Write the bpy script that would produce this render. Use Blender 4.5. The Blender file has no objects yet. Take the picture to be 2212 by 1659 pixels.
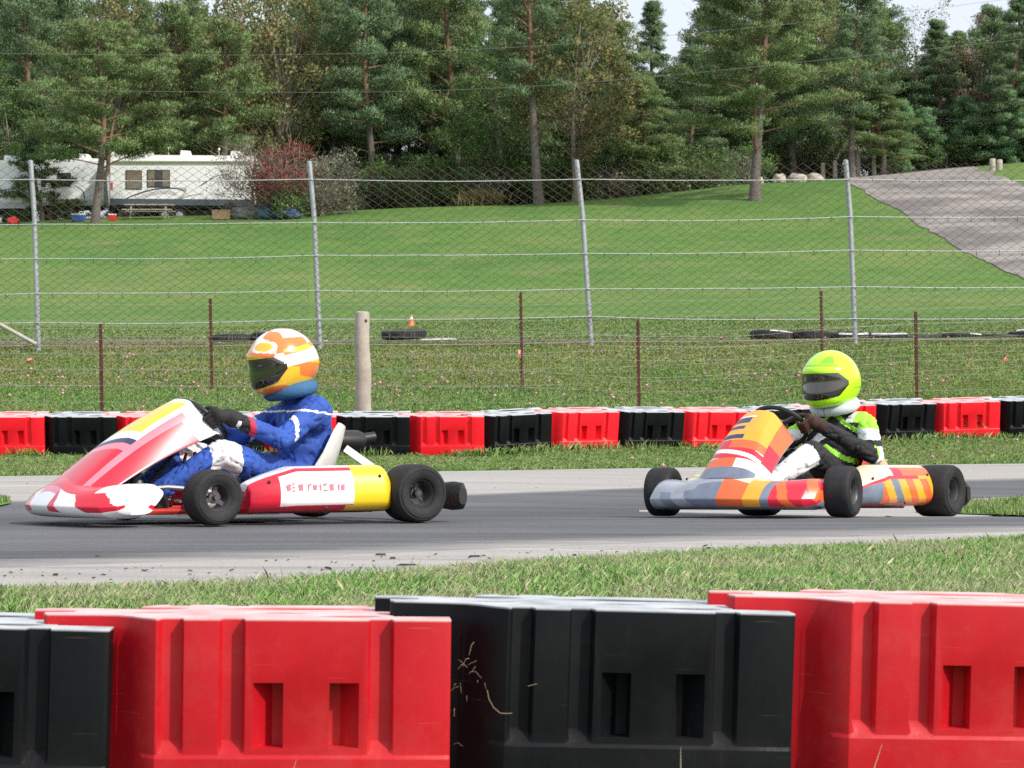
import bpy, bmesh, math, random
import numpy as np
from mathutils import Vector, Matrix, noise

# ------------------------------------------------------------------ camera, light, exposure
scene = bpy.context.scene
R = math.radians
FPX, CX, CY = 5250.0, 1105.5, 829.5          # focal length and centre, in units of a 2211 x 1659 frame
CAMZ = 1.1
cam_d = bpy.data.cameras.new('camera'); cam = bpy.data.objects.new('camera', cam_d)
scene.collection.objects.link(cam)
cam.location = (0, 0, CAMZ); cam.rotation_euler = (R(90), 0, 0)
cam_d.sensor_width = 36; cam_d.lens = 36 * FPX / 2211; cam_d.clip_start = .1; cam_d.clip_end = 6000
cam_d.dof.use_dof = True; cam_d.dof.focus_distance = 13.0; cam_d.dof.aperture_fstop = 15
scene.camera = cam

SUN = Vector((.60, -.46, .64)).normalized()
w = bpy.data.worlds.new('World'); scene.world = w; w.use_nodes = True
nt = w.node_tree; bg = nt.nodes['Background']
sky = nt.nodes.new('ShaderNodeTexSky'); sky.sky_type = 'NISHITA'; sky.sun_disc = False
sky.sun_elevation = math.asin(SUN.z); sky.sun_rotation = math.atan2(SUN.x, SUN.y)
sky.dust_density = 4.0; sky.air_density = 1.0; sky.ozone_density = 1.0
# thin, even high cloud over the sky: white and slightly mottled, all the way round
tcw = nt.nodes.new('ShaderNodeTexCoord'); cn = nt.nodes.new('ShaderNodeTexNoise'); cn.inputs['Scale'].default_value = 2.2; cn.inputs['Detail'].default_value = 6
cr = nt.nodes.new('ShaderNodeValToRGB'); cr.color_ramp.elements[0].position = .3; cr.color_ramp.elements[1].position = .75
cr.color_ramp.elements[0].color = (4.6, 4.9, 5.4, 1); cr.color_ramp.elements[1].color = (6.2, 6.4, 6.7, 1)
cm = nt.nodes.new('ShaderNodeMix'); cm.data_type = 'RGBA'; cm.inputs[0].default_value = .72
nt.links.new(tcw.outputs['Generated'], cn.inputs['Vector']); nt.links.new(cn.outputs[0], cr.inputs[0])
nt.links.new(sky.outputs[0], cm.inputs[6]); nt.links.new(cr.outputs[0], cm.inputs[7])
nt.links.new(cm.outputs[2], bg.inputs[0]); bg.inputs[1].default_value = .15
sd = bpy.data.lights.new('sun', 'SUN'); sun = bpy.data.objects.new('sun', sd); scene.collection.objects.link(sun)
sd.energy = 3.0; sd.angle = R(2.0); sd.color = (1, .95, .86)
sun.rotation_euler = SUN.to_track_quat('Z', 'Y').to_euler(); sun.location = (30, -20, 40)
scene.view_settings.view_transform = 'Standard'; scene.view_settings.look = 'None'
scene.view_settings.exposure = .45; scene.view_settings.gamma = 1
scene.render.engine = 'CYCLES'
scene.cycles.max_bounces = 6; scene.cycles.transparent_max_bounces = 8
scene.cycles.use_denoising = False

rnd = random.Random(7)
rng = np.random.default_rng(11)
C = scene.collection

# ------------------------------------------------------------------ materials
def nodes(m):
    m.use_nodes = True
    return m.node_tree, m.node_tree.nodes['Principled BSDF']
def mat(name, col, rough=.6, metal=0, var=.12, scale=8, bump=0, bscale=60, spec=.5, col2=None, coat=0, dust=0, dcol=(.3,.26,.2)):
    m = bpy.data.materials.new(name); t, p = nodes(m); N = t.nodes; L = t.links
    tc = N.new('ShaderNodeTexCoord'); nz = N.new('ShaderNodeTexNoise'); nz.inputs['Scale'].default_value = scale
    nz.inputs['Detail'].default_value = 6; nz.inputs['Roughness'].default_value = .65
    L.new(tc.outputs['Object'], nz.inputs['Vector'])
    r = N.new('ShaderNodeValToRGB'); r.color_ramp.elements[0].position = .3; r.color_ramp.elements[1].position = .7
    c2 = col2 or tuple(min(1, c * (1 + var)) for c in col)
    c1 = tuple(c * (1 - var) for c in col)
    r.color_ramp.elements[0].color = (*c1, 1); r.color_ramp.elements[1].color = (*c2, 1)
    L.new(nz.outputs[0], r.inputs[0]); out = r.outputs[0]
    if dust:
        n2 = N.new('ShaderNodeTexNoise'); n2.inputs['Scale'].default_value = 3.3; n2.inputs['Detail'].default_value = 9
        n2.inputs['Roughness'].default_value = .75
        L.new(tc.outputs['Object'], n2.inputs['Vector'])
        mr = N.new('ShaderNodeMapRange'); mr.inputs[1].default_value = .48; mr.inputs[2].default_value = .8
        mr.inputs[3].default_value = 0; mr.inputs[4].default_value = dust
        L.new(n2.outputs[0], mr.inputs[0])
        mx = N.new('ShaderNodeMix'); mx.data_type = 'RGBA'
        L.new(mr.outputs[0], mx.inputs[0]); L.new(out, mx.inputs[6]); mx.inputs[7].default_value = (*dcol, 1); out = mx.outputs[2]
    L.new(out, p.inputs['Base Color'])
    p.inputs['Roughness'].default_value = rough; p.inputs['Metallic'].default_value = metal
    p.inputs['Specular IOR Level'].default_value = spec
    if coat: p.inputs['Coat Weight'].default_value = coat; p.inputs['Coat Roughness'].default_value = .08
    if bump:
        b = N.new('ShaderNodeTexNoise'); b.inputs['Scale'].default_value = bscale; b.inputs['Detail'].default_value = 5
        L.new(tc.outputs['Object'], b.inputs['Vector'])
        bn = N.new('ShaderNodeBump'); bn.inputs['Strength'].default_value = bump; bn.inputs['Distance'].default_value = .01
        L.new(b.outputs[0], bn.inputs['Height']); L.new(bn.outputs[0], p.inputs['Normal'])
    return m

def paint_top_sheen(m, col, h=.4745):
    """pale sky reflection painted, mottled, into the colour of the barrier tops"""
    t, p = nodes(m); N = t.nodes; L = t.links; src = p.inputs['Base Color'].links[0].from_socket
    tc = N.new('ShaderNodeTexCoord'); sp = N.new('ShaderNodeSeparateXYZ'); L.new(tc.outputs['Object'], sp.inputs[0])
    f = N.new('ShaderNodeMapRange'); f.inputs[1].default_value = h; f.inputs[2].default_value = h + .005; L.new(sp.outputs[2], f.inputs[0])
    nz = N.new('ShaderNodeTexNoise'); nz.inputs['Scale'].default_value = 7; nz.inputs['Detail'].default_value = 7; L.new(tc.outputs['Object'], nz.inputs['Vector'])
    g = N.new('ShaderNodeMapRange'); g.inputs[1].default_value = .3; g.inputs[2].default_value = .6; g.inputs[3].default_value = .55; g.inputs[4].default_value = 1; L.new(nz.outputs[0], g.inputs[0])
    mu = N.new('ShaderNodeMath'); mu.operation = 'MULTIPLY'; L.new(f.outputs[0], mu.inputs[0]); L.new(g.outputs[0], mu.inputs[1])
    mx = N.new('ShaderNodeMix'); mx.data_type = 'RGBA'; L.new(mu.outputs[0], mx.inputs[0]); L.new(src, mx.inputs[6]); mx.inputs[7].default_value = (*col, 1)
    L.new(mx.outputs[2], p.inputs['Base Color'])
def scuff(m, col, amt):
    t, p = nodes(m); N = t.nodes; L = t.links; src = p.inputs['Base Color'].links[0].from_socket
    tc = N.new('ShaderNodeTexCoord'); v = tc.outputs['Object']
    a = noise_node(N, L, v, 6, 9, .8, 3.5, 1, .55); b = noise_node(N, L, v, 1.6, 4, .6)
    fa = maprange(N, L, a, .58, .70, 0, 1); fb = maprange(N, L, b, .45, .65, 0, amt)
    mu = N.new('ShaderNodeMath'); mu.operation = 'MULTIPLY'; L.new(fa, mu.inputs[0]); L.new(fb, mu.inputs[1])
    sc_ = noise_node(N, L, v, 9, 3, .5, .5, 1, 22); fs_ = maprange(N, L, sc_, .70, .73, 0, amt * .8)
    mx_ = N.new('ShaderNodeMath'); mx_.operation = 'MAXIMUM'; L.new(mu.outputs[0], mx_.inputs[0]); L.new(fs_, mx_.inputs[1])
    L.new(mixc(N, L, mx_.outputs[0], src, col), p.inputs['Base Color'])
    r = maprange(N, L, a, .3, .7, .34, .62); L.new(r, p.inputs['Roughness'])
def ramp_nodes(N, L, fac, stops):
    r = N.new('ShaderNodeValToRGB'); e = r.color_ramp.elements
    e[0].position, e[0].color = stops[0][0], (*stops[0][1], 1)
    e[1].position, e[1].color = stops[-1][0], (*stops[-1][1], 1)
    for p_, c_ in stops[1:-1]:
        x = e.new(p_); x.color = (*c_, 1)
    L.new(fac, r.inputs[0]); return r.outputs[0]
def noise_node(N, L, vec, scale, detail=4, rough=.6, sx=1, sy=1, sz=1):
    mp = N.new('ShaderNodeMapping'); mp.inputs['Scale'].default_value = (sx, sy, sz); L.new(vec, mp.inputs[0])
    n = N.new('ShaderNodeTexNoise'); n.inputs['Scale'].default_value = scale; n.inputs['Detail'].default_value = detail
    n.inputs['Roughness'].default_value = rough; L.new(mp.outputs[0], n.inputs['Vector']); return n.outputs[0]
def mixc(N, L, f, a, b, mode='MIX'):
    m = N.new('ShaderNodeMix'); m.data_type = 'RGBA'; m.blend_type = mode
    for k, v in ((0, f), (6, a), (7, b)):
        if isinstance(v, (int, float)): m.inputs[k].default_value = v
        elif isinstance(v, tuple): m.inputs[k].default_value = (*v, 1)
        else: L.new(v, m.inputs[k])
    return m.outputs[2]
def maprange(N, L, v, a, b, c, d):
    m = N.new('ShaderNodeMapRange')
    for k, x in ((1, a), (2, b), (3, c), (4, d)): m.inputs[k].default_value = x
    L.new(v, m.inputs[0]); return m.outputs[0]

def foliage(name, stops, transl=.35, patch=None, pscale=.9, rough=.6):
    """random colour per leaf or blade, thin and partly translucent"""
    m = bpy.data.materials.new(name); t, p = nodes(m); N = t.nodes; L = t.links
    g = N.new('ShaderNodeNewGeometry')
    col = ramp_nodes(N, L, g.outputs['Random Per Island'], stops)
    if patch:
        tc = N.new('ShaderNodeTexCoord')
        f = noise_node(N, L, tc.outputs['Object'], pscale, 3)
        f = maprange(N, L, f, .42, .68, 0, 1)
        col = mixc(N, L, f, col, mixc(N, L, .72, col, patch))
    L.new(col, p.inputs['Base Color']); p.inputs['Roughness'].default_value = rough
    p.inputs['Specular IOR Level'].default_value = .25
    tr = N.new('ShaderNodeBsdfTranslucent'); L.new(col, tr.inputs[0])
    mx = N.new('ShaderNodeMixShader'); mx.inputs[0].default_value = transl
    L.new(p.outputs[0], mx.inputs[1]); L.new(tr.outputs[0], mx.inputs[2])
    L.new(mx.outputs[0], N['Material Output'].inputs[0])
    return m

def ground_material():
    m = bpy.data.materials.new('mown_turf'); t, p = nodes(m); N = t.nodes; L = t.links
    tc = N.new('ShaderNodeTexCoord'); v = tc.outputs['Object']
    big = noise_node(N, L, v, .055, 5, .62, 1, 1.3, 1)
    fine = noise_node(N, L, v, .75, 9, .78)
    vfine = noise_node(N, L, v, 14, 4, .75, 1, .35, 1)
    a = ramp_nodes(N, L, big, [(.34, (0.048, 0.130, 0.030)), (.45, (0.079, 0.177, 0.043)), (.54, (0.120, 0.203, 0.058)), (.64, (0.189, 0.229, 0.086))])
    b = ramp_nodes(N, L, fine, [(.3, (0.052, 0.130, 0.030)), (.55, (0.124, 0.221, 0.055)), (.75, (0.217, 0.242, 0.094))])
    c = mixc(N, L, .58, a, b)
    d = ramp_nodes(N, L, vfine, [(.3, (.40, .42, .42)), (.7, (1.45, 1.4, 1.3))])
    e = mixc(N, L, .9, c, d, 'MULTIPLY')
    # worn, drier patches
    dry = noise_node(N, L, v, .30, 5, .65, 1, .9, 1)
    f = maprange(N, L, dry, .54, .74, 0, .5)
    e = mixc(N, L, f, e, (0.232, 0.216, 0.102))
    L.new(e, p.inputs['Base Color']); p.inputs['Roughness'].default_value = .95; p.inputs['Specular IOR Level'].default_value = .12
    bn = N.new('ShaderNodeBump'); bn.inputs['Strength'].default_value = .6; bn.inputs['Distance'].default_value = .05
    L.new(noise_node(N, L, v, 9, 6, .75), bn.inputs['Height']); L.new(bn.outputs[0], p.inputs['Normal'])
    return m
def paving_material(name, c1, c2, c3, streak=.5, scale=1.0, blotch=None, edge=None):
    m = bpy.data.materials.new(name); t, p = nodes(m); N = t.nodes; L = t.links
    tc = N.new('ShaderNodeTexCoord'); v = tc.outputs['Object']
    n1 = noise_node(N, L, v, .8 * scale, 6, .65, .35, 2.6, 1)
    n2 = noise_node(N, L, v, 90, 3, .8)
    n3 = noise_node(N, L, v, 3 * scale, 5, .6, .12, 4.5, 1)
    a = ramp_nodes(N, L, n1, [(.3, c1), (.5, c2), (.72, c3)])
    g = ramp_nodes(N, L, n2, [(.3, (.72, .72, .72)), (.7, (1.28, 1.28, 1.28))])
    a = mixc(N, L, .7, a, g, 'MULTIPLY')
    s = ramp_nodes(N, L, n3, [(.35, (.62, .62, .63)), (.5, (1, 1, 1)), (.75, (1.12, 1.12, 1.1))])
    a = mixc(N, L, streak, a, s, 'MULTIPLY')
    if blotch:
        f = maprange(N, L, noise_node(N, L, v, blotch[0], 5, .6), blotch[1], blotch[2], 0, blotch[3])
        a = mixc(N, L, f, a, blotch[4])
    if edge:   # pale dust spreading onto the sheet from its two edges
        at_ = N.new('ShaderNodeAttribute'); at_.attribute_name = 'across'
        wob = noise_node(N, L, v, 1.3, 6, .7, .22, 2.4, 1)
        m1 = N.new('ShaderNodeMath'); m1.operation = 'SUBTRACT'; m1.inputs[1].default_value = .5; L.new(at_.outputs['Fac'], m1.inputs[0])
        m2 = N.new('ShaderNodeMath'); m2.operation = 'ABSOLUTE'; L.new(m1.outputs[0], m2.inputs[0])
        m3 = N.new('ShaderNodeMath'); m3.operation = 'MULTIPLY_ADD'; m3.inputs[1].default_value = .16; L.new(wob, m3.inputs[0]); L.new(m2.outputs[0], m3.inputs[2])
        rl = maprange(N, L, m3.outputs[0], .10, .34, .80, 1.06)
        cb = N.new('ShaderNodeCombineColor'); [L.new(rl, cb.inputs[k_]) for k_ in range(3)]
        a = mixc(N, L, 1.0, a, cb.outputs[0], 'MULTIPLY')
        f = maprange(N, L, m3.outputs[0], .525, .60, 0, .95)
        a = mixc(N, L, f, a, edge)
    L.new(a, p.inputs['Base Color']); p.inputs['Roughness'].default_value = .9; p.inputs['Specular IOR Level'].default_value = .2
    bn = N.new('ShaderNodeBump'); bn.inputs['Strength'].default_value = .35; bn.inputs['Distance'].default_value = .01
    L.new(noise_node(N, L, v, 120, 3, .7), bn.inputs['Height']); L.new(bn.outputs[0], p.inputs['Normal'])
    return m

MT = {}
MT['turf'] = ground_material()
MT['asphalt'] = paving_material('asphalt', (.090, .093, .100), (.112, .115, .124), (.145, .148, .156), .75, 1.0, None, (.36, .342, .325))
MT['shoulder'] = paving_material('pale_shoulder', (.30, .285, .27), (.36, .342, .325), (.42, .40, .38), .6)
MT['hillroad'] = paving_material('old_paving', (.17, .155, .148), (.27, .245, .228), (.38, .345, .31), .5, .35, (.16, .46, .60, .85, (.135, .125, .122)))
MT['dirt'] = paving_material('bare_dirt', (.10, .085, .065), (.17, .145, .115), (.24, .21, .17), .4, 2)
MT['grass_near'] = foliage('grass_blades_green', [(0, (0.148, 0.323, 0.065)), (.35, (0.252, 0.500, 0.110)), (.62, (0.370, 0.617, 0.183)), (.8, (0.504, 0.617, 0.293)), (.92, (0.711, 0.617, 0.439)), (1, (0.860, 0.735, 0.586))], .4, (0.593, 0.588, 0.366), 2.2)
MT['grass_mid'] = foliage('grass_blades_mid', [(0, (0.120, 0.297, 0.055)), (.4, (0.215, 0.432, 0.096)), (.7, (0.324, 0.486, 0.151)), (.88, (0.479, 0.513, 0.247)), (1, (0.622, 0.621, 0.385))], .4, (0.431, 0.459, 0.206), .9)
MT['grass_slope'] = foliage('grass_blades_slope', [(0, (0.259, 0.320, 0.103)), (.3, (0.389, 0.424, 0.149)), (.6, (0.518, 0.503, 0.218)), (.82, (0.626, 0.527, 0.299)), (1, (0.691, 0.596, 0.414))], .45, (0.259, 0.435, 0.115), .8)
MT['clover'] = mat('clover_pink', (.62, .28, .36), .8, var=.3)
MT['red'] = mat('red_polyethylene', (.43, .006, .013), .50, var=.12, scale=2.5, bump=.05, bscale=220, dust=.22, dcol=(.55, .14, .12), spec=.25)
MT['black'] = mat('black_polyethylene', (.0048, .0053, .0070), .42, var=.25, scale=3, bump=.05, bscale=220, dust=.10, dcol=(.07, .062, .05), spec=.12)
scuff(MT['red'], (.50, .10, .09), .55); scuff(MT['black'], (.055, .05, .042), .6)
paint_top_sheen(MT['red'], (.72, .47, .47)); paint_top_sheen(MT['black'], (.48, .51, .54))
MT['galv'] = mat('galvanised_steel', (.34, .36, .38), .5, .4, var=.14, scale=14, bump=.05)
MT['cable'] = mat('pale_coated_wire', (.46, .49, .50), .5, .2, var=.1)
MT['meshwire'] = mat('old_mesh_wire', (.085, .062, .045), .8, 0, var=.4, scale=3)
MT['rust'] = mat('rusty_steel', (.085, .028, .020), .85, 0, var=.35, scale=12, bump=.2)
MT['pagewire'] = mat('thin_galvanised_wire', (.36, .37, .35), .5, .3, var=.1)
MT['wood'] = mat('weathered_wood', (.36, .31, .265), .85, 0, var=.16, scale=7, bump=.4, bscale=26, col2=(.45, .40, .35))
MT['knot'] = mat('wood_knot', (.07, .045, .03), .9)
MT['pipe_rust'] = mat('pipe_with_rust', (.40, .38, .36), .55, .3, var=.1, scale=5, dust=1.0, dcol=(.35, .16, .05))
MT['rubber'] = mat('tyre_rubber', (.020, .020, .022), .72, 0, var=.25, scale=18, bump=.25, bscale=70, spec=.3, dust=.35, dcol=(.075, .07, .065))
MT['dusty_rubber'] = mat('dusty_tyre_rubber', (.030, .030, .033), .85, var=.3, scale=8, bump=.3, dust=.5, dcol=(.12, .11, .10))
MT['painted_tyre'] = mat('white_painted_rubber', (.62, .62, .60), .7, var=.15, scale=6, dust=.5, dcol=(.18, .17, .16))
MT['orange'] = mat('cone_orange', (.80, .16, .04), .5)
MT['white'] = mat('white_plastic', (.78, .78, .78), .35, var=.04, coat=.3)
MT['pink'] = mat('pink_ribbon', (.85, .22, .26), .5)
MT['rock'] = mat('pale_fieldstone', (.36, .31, .27), .9, var=.35, scale=3, bump=.8, bscale=6)
MT['bark_pine'] = mat('orange_pine_bark', (.17, .095, .065), .95, var=.35, scale=6, bump=.9, bscale=10, col2=(.26, .155, .11))
MT['bark_low'] = mat('grey_pine_bark', (.125, .105, .095), .95, var=.35, scale=7, bump=.9, bscale=9)
MT['bark_twig'] = mat('dull_twig_bark', (.24, .19, .16), .95, var=.3, scale=6)
MT['needles'] = foliage('pine_needles', [(0, (0.111, 0.190, 0.071)), (.5, (0.186, 0.289, 0.108)), (.85, (0.275, 0.395, 0.150)), (1, (0.387, 0.470, 0.183))], .25, patch=(0.173, 0.186, 0.084), pscale=.35)
MT['needles_blue'] = foliage('blue_green_needles', [(0, (0.098, 0.177, 0.087)), (.5, (0.159, 0.262, 0.124)), (.85, (0.234, 0.349, 0.168)), (1, (0.318, 0.428, 0.212))], .25, patch=(0.119, 0.167, 0.084), pscale=.3)
MT['needles_dark'] = foliage('dark_needles', [(0, (0.077, 0.143, 0.064)), (.5, (0.132, 0.213, 0.092)), (1, (0.208, 0.310, 0.123))], .22)
MT['needles_pale'] = foliage('pale_young_needles', [(0, (0.106, 0.230, 0.106)), (.5, (0.185, 0.349, 0.160)), (1, (0.277, 0.461, 0.226))], .3)
MT['leaf_yellow'] = foliage('yellowing_leaves', [(0, (0.120, 0.174, 0.076)), (.4, (0.210, 0.246, 0.095)), (.7, (0.330, 0.304, 0.123)), (.9, (0.480, 0.348, 0.152)), (1, (0.420, 0.246, 0.152))], .4, patch=(.12, .19, .06), pscale=.55)
MT['leaf_green'] = foliage('green_leaves', [(0, (0.071, 0.160, 0.048)), (.5, (0.140, 0.268, 0.076)), (.85, (0.230, 0.357, 0.119)), (1, (0.344, 0.408, 0.153))], .4, patch=(.10, .13, .06), pscale=.4)
MT['leaf_brown'] = foliage('brown_autumn_leaves', [(0, (0.182, 0.175, 0.112)), (.4, (0.280, 0.231, 0.150)), (.75, (0.420, 0.280, 0.195)), (1, (0.532, 0.308, 0.210))], .35, patch=(.16, .18, .10), pscale=.5)
MT['leaf_dull'] = foliage('dull_grey_green_leaves', [(0, (0.135, 0.168, 0.111)), (.5, (0.225, 0.264, 0.170)), (1, (0.375, 0.352, 0.272))], .35)
MT['leaf_red'] = foliage('dark_red_leaves', [(0, (0.143, 0.035, 0.035)), (.5, (0.286, 0.056, 0.048)), (1, (0.442, 0.128, 0.096))], .3)
MT['reeds'] = foliage('dry_tall_grass', [(0, (.16, .14, .05)), (.6, (.26, .23, .08)), (1, (.36, .30, .14))], .3)
MT['rv_white'] = mat('trailer_white', (.74, .75, .76), .4, var=.03)
MT['rv_grey'] = mat('trailer_grey', (.46, .47, .48), .45, var=.05)
MT['rv_cream'] = mat('trailer_roof_cream', (.72, .70, .64), .5, var=.05)
MT['rv_blue'] = mat('trailer_slate_blue', (.055, .075, .10), .5)
MT['rv_tan'] = mat('trailer_tan', (.45, .40, .31), .5)
MT['glass_dark'] = mat('dark_window_glass', (.010, .013, .012), .08, spec=.8)
MT['glass_brown'] = mat('brown_window_blind', (.16, .125, .08), .15, spec=.8)
MT['tarp_blue'] = mat('blue_tarpaulin', (.03, .07, .22), .5, var=.3, scale=2)
MT['tarp_teal'] = mat('teal_tarpaulin', (.03, .09, .13), .5, var=.3, scale=2)
MT['tarp_grey'] = mat('grey_tarpaulin', (.13, .15, .14), .7, var=.3, scale=4)
MT['red_plastic'] = mat('red_plastic', (.60, .02, .02), .4)
MT['blue_plastic'] = mat('blue_plastic', (.02, .08, .32), .4)
MT['turq'] = mat('turquoise_plastic', (.02, .32, .45), .4)
MT['cardboard'] = mat('cardboard_brown', (.26, .18, .10), .8)
MT['cable_dull'] = mat('dull_cable', (.20, .22, .20), .8)
# karts and drivers
MT['k_red'] = mat('kart_red', (.62, .010, .035), .28, var=.05, coat=.5)
MT['k_white'] = mat('kart_white', (.80, .80, .82), .28, var=.03, coat=.5)
MT['k_yellow'] = mat('kart_yellow', (.83, .56, .015), .28, var=.04, coat=.5)
MT['k_amber'] = mat('kart_amber', (.80, .36, .025), .32, var=.12, scale=9, coat=.4)
MT['k_orange'] = mat('kart_orange', (.75, .13, .03), .32, var=.12, coat=.4)
MT['k_cream'] = mat('kart_cream', (.70, .62, .42), .35, var=.1, coat=.3)
MT['k_slate'] = mat('kart_slate', (.16, .19, .26), .35, var=.2, scale=12, coat=.3)
MT['k_smoke'] = mat('kart_smoke', (.30, .33, .38), .3, var=.25, scale=9, coat=.3)
MT['k_navy'] = mat('kart_navy', (.035, .045, .11), .35)
MT['k_black'] = mat('kart_black_plastic', (.014, .014, .016), .5, var=.2)
MT['k_pink'] = mat('kart_pink', (.74, .20, .26), .3, coat=.4)
MT['steel_dark'] = mat('dark_frame_tube', (.05, .05, .055), .4, .5)
MT['steel_red'] = mat('red_frame_tube', (.55, .03, .02), .35, .1, coat=.3)
MT['alloy'] = mat('cast_alloy', (.45, .45, .46), .35, .8, var=.1)
MT['alloy_dark'] = mat('dark_magnesium_rim', (.10, .10, .105), .45, .6, var=.2)
MT['seat'] = mat('grey_fibreglass', (.48, .49, .47), .4, var=.1)
MT['tank'] = mat('translucent_tank_plastic', (.62, .60, .55), .4)
MT['suit_blue'] = mat('blue_race_suit', (.022, .075, .36), .75, var=.2, scale=9, bump=.7, bscale=22)
MT['suit_teal'] = mat('slate_blue_collar', (.035, .12, .24), .85, bump=.3)
MT['suit_white'] = mat('white_suit_cloth', (.72, .72, .74), .7, var=.06, bump=.5, bscale=22)
MT['suit_red'] = mat('red_suit_cloth', (.50, .02, .06), .7, bump=.5, bscale=22)
MT['suit_black'] = mat('black_suit_cloth', (.014, .014, .017), .8, var=.2, bump=.7, bscale=22)
MT['lime_cloth'] = mat('lime_cloth', (.33, .72, .05), .7, bump=.5, bscale=22)
MT['lime'] = mat('fluorescent_lime_shell', (.50, .95, .015), .22, var=.03, coat=.7)
MT['lime_deep'] = mat('lime_graphic', (.22, .60, .02), .3, coat=.6)
MT['collar_grey'] = mat('pale_grey_foam', (.55, .60, .64), .8)
MT['glove'] = mat('black_glove', (.016, .015, .016), .8, var=.3, bump=.4)
MT['glove_red'] = mat('red_black_glove', (.035, .012, .010), .8, var=.6, scale=25)
MT['boot'] = mat('black_boot', (.02, .02, .022), .6)
MT['visor'] = mat('smoked_visor', (.022, .018, .015), .08, spec=.9, coat=1)
MT['h_orange'] = mat('helmet_orange', (.80, .20, .04), .25, var=.1, coat=.7)
MT['h_yellow'] = mat('helmet_yellow', (.85, .50, .03), .25, var=.1, coat=.7)
MT['h_white'] = mat('helmet_white', (.80, .77, .72), .25, coat=.7)
MT['straw'] = mat('dry_straw', (.27, .20, .13), .9)
MT['crumb'] = mat('rubber_crumb', (.030, .028, .026), .95)
MT['disc'] = mat('brake_steel', (.3, .3, .3), .3, .9)

# ------------------------------------------------------------------ object helpers
def tag(o, label=None, cat=None, group=None, kind=None):
    if label: o['label'] = label
    if cat: o['category'] = cat
    if group: o['group'] = group
    if kind: o['kind'] = kind
    return o
def empty(name, loc, label, cat, group=None, M=None):
    o = bpy.data.objects.new(name, None); C.objects.link(o); o.empty_display_size = .1
    if M is not None: o.matrix_world = M
    else: o.location = loc
    return tag(o, label, cat, group)
def link(name, me, parent=None):
    o = bpy.data.objects.new(name, me); C.objects.link(o)
    if parent is not None: o.parent = parent
    return o
KIDS = {}
def copy_tree(o, M=None):
    c = o.copy(); C.objects.link(c)
    if M is not None: c.matrix_world = M
    for ch in list(o.children):
        d = ch.copy(); C.objects.link(d); d.parent = c
        for g in list(ch.children):
            e = g.copy(); C.objects.link(e); e.parent = d
    return c

def np_mesh(name, V, F, mats, normals=None, midx=None, smooth=False):
    me = bpy.data.meshes.new(name); V = np.asarray(V, np.float32); F = np.asarray(F, np.int32)
    n, k = F.shape
    me.vertices.add(len(V)); me.vertices.foreach_set('co', V.ravel())
    me.loops.add(n * k); me.loops.foreach_set('vertex_index', F.ravel())
    me.polygons.add(n); me.polygons.foreach_set('loop_start', np.arange(0, n * k, k, dtype=np.int32))
    if midx is not None: me.polygons.foreach_set('material_index', np.asarray(midx, np.int32))
    if smooth or normals is not None: me.polygons.foreach_set('use_smooth', np.ones(n, bool))
    me.update(calc_edges=True)
    for m in (mats if isinstance(mats, (list, tuple)) else [mats]): me.materials.append(m)
    if normals is not None: me.normals_split_custom_set_from_vertices([tuple(x) for x in normals.tolist()])
    return me

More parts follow.
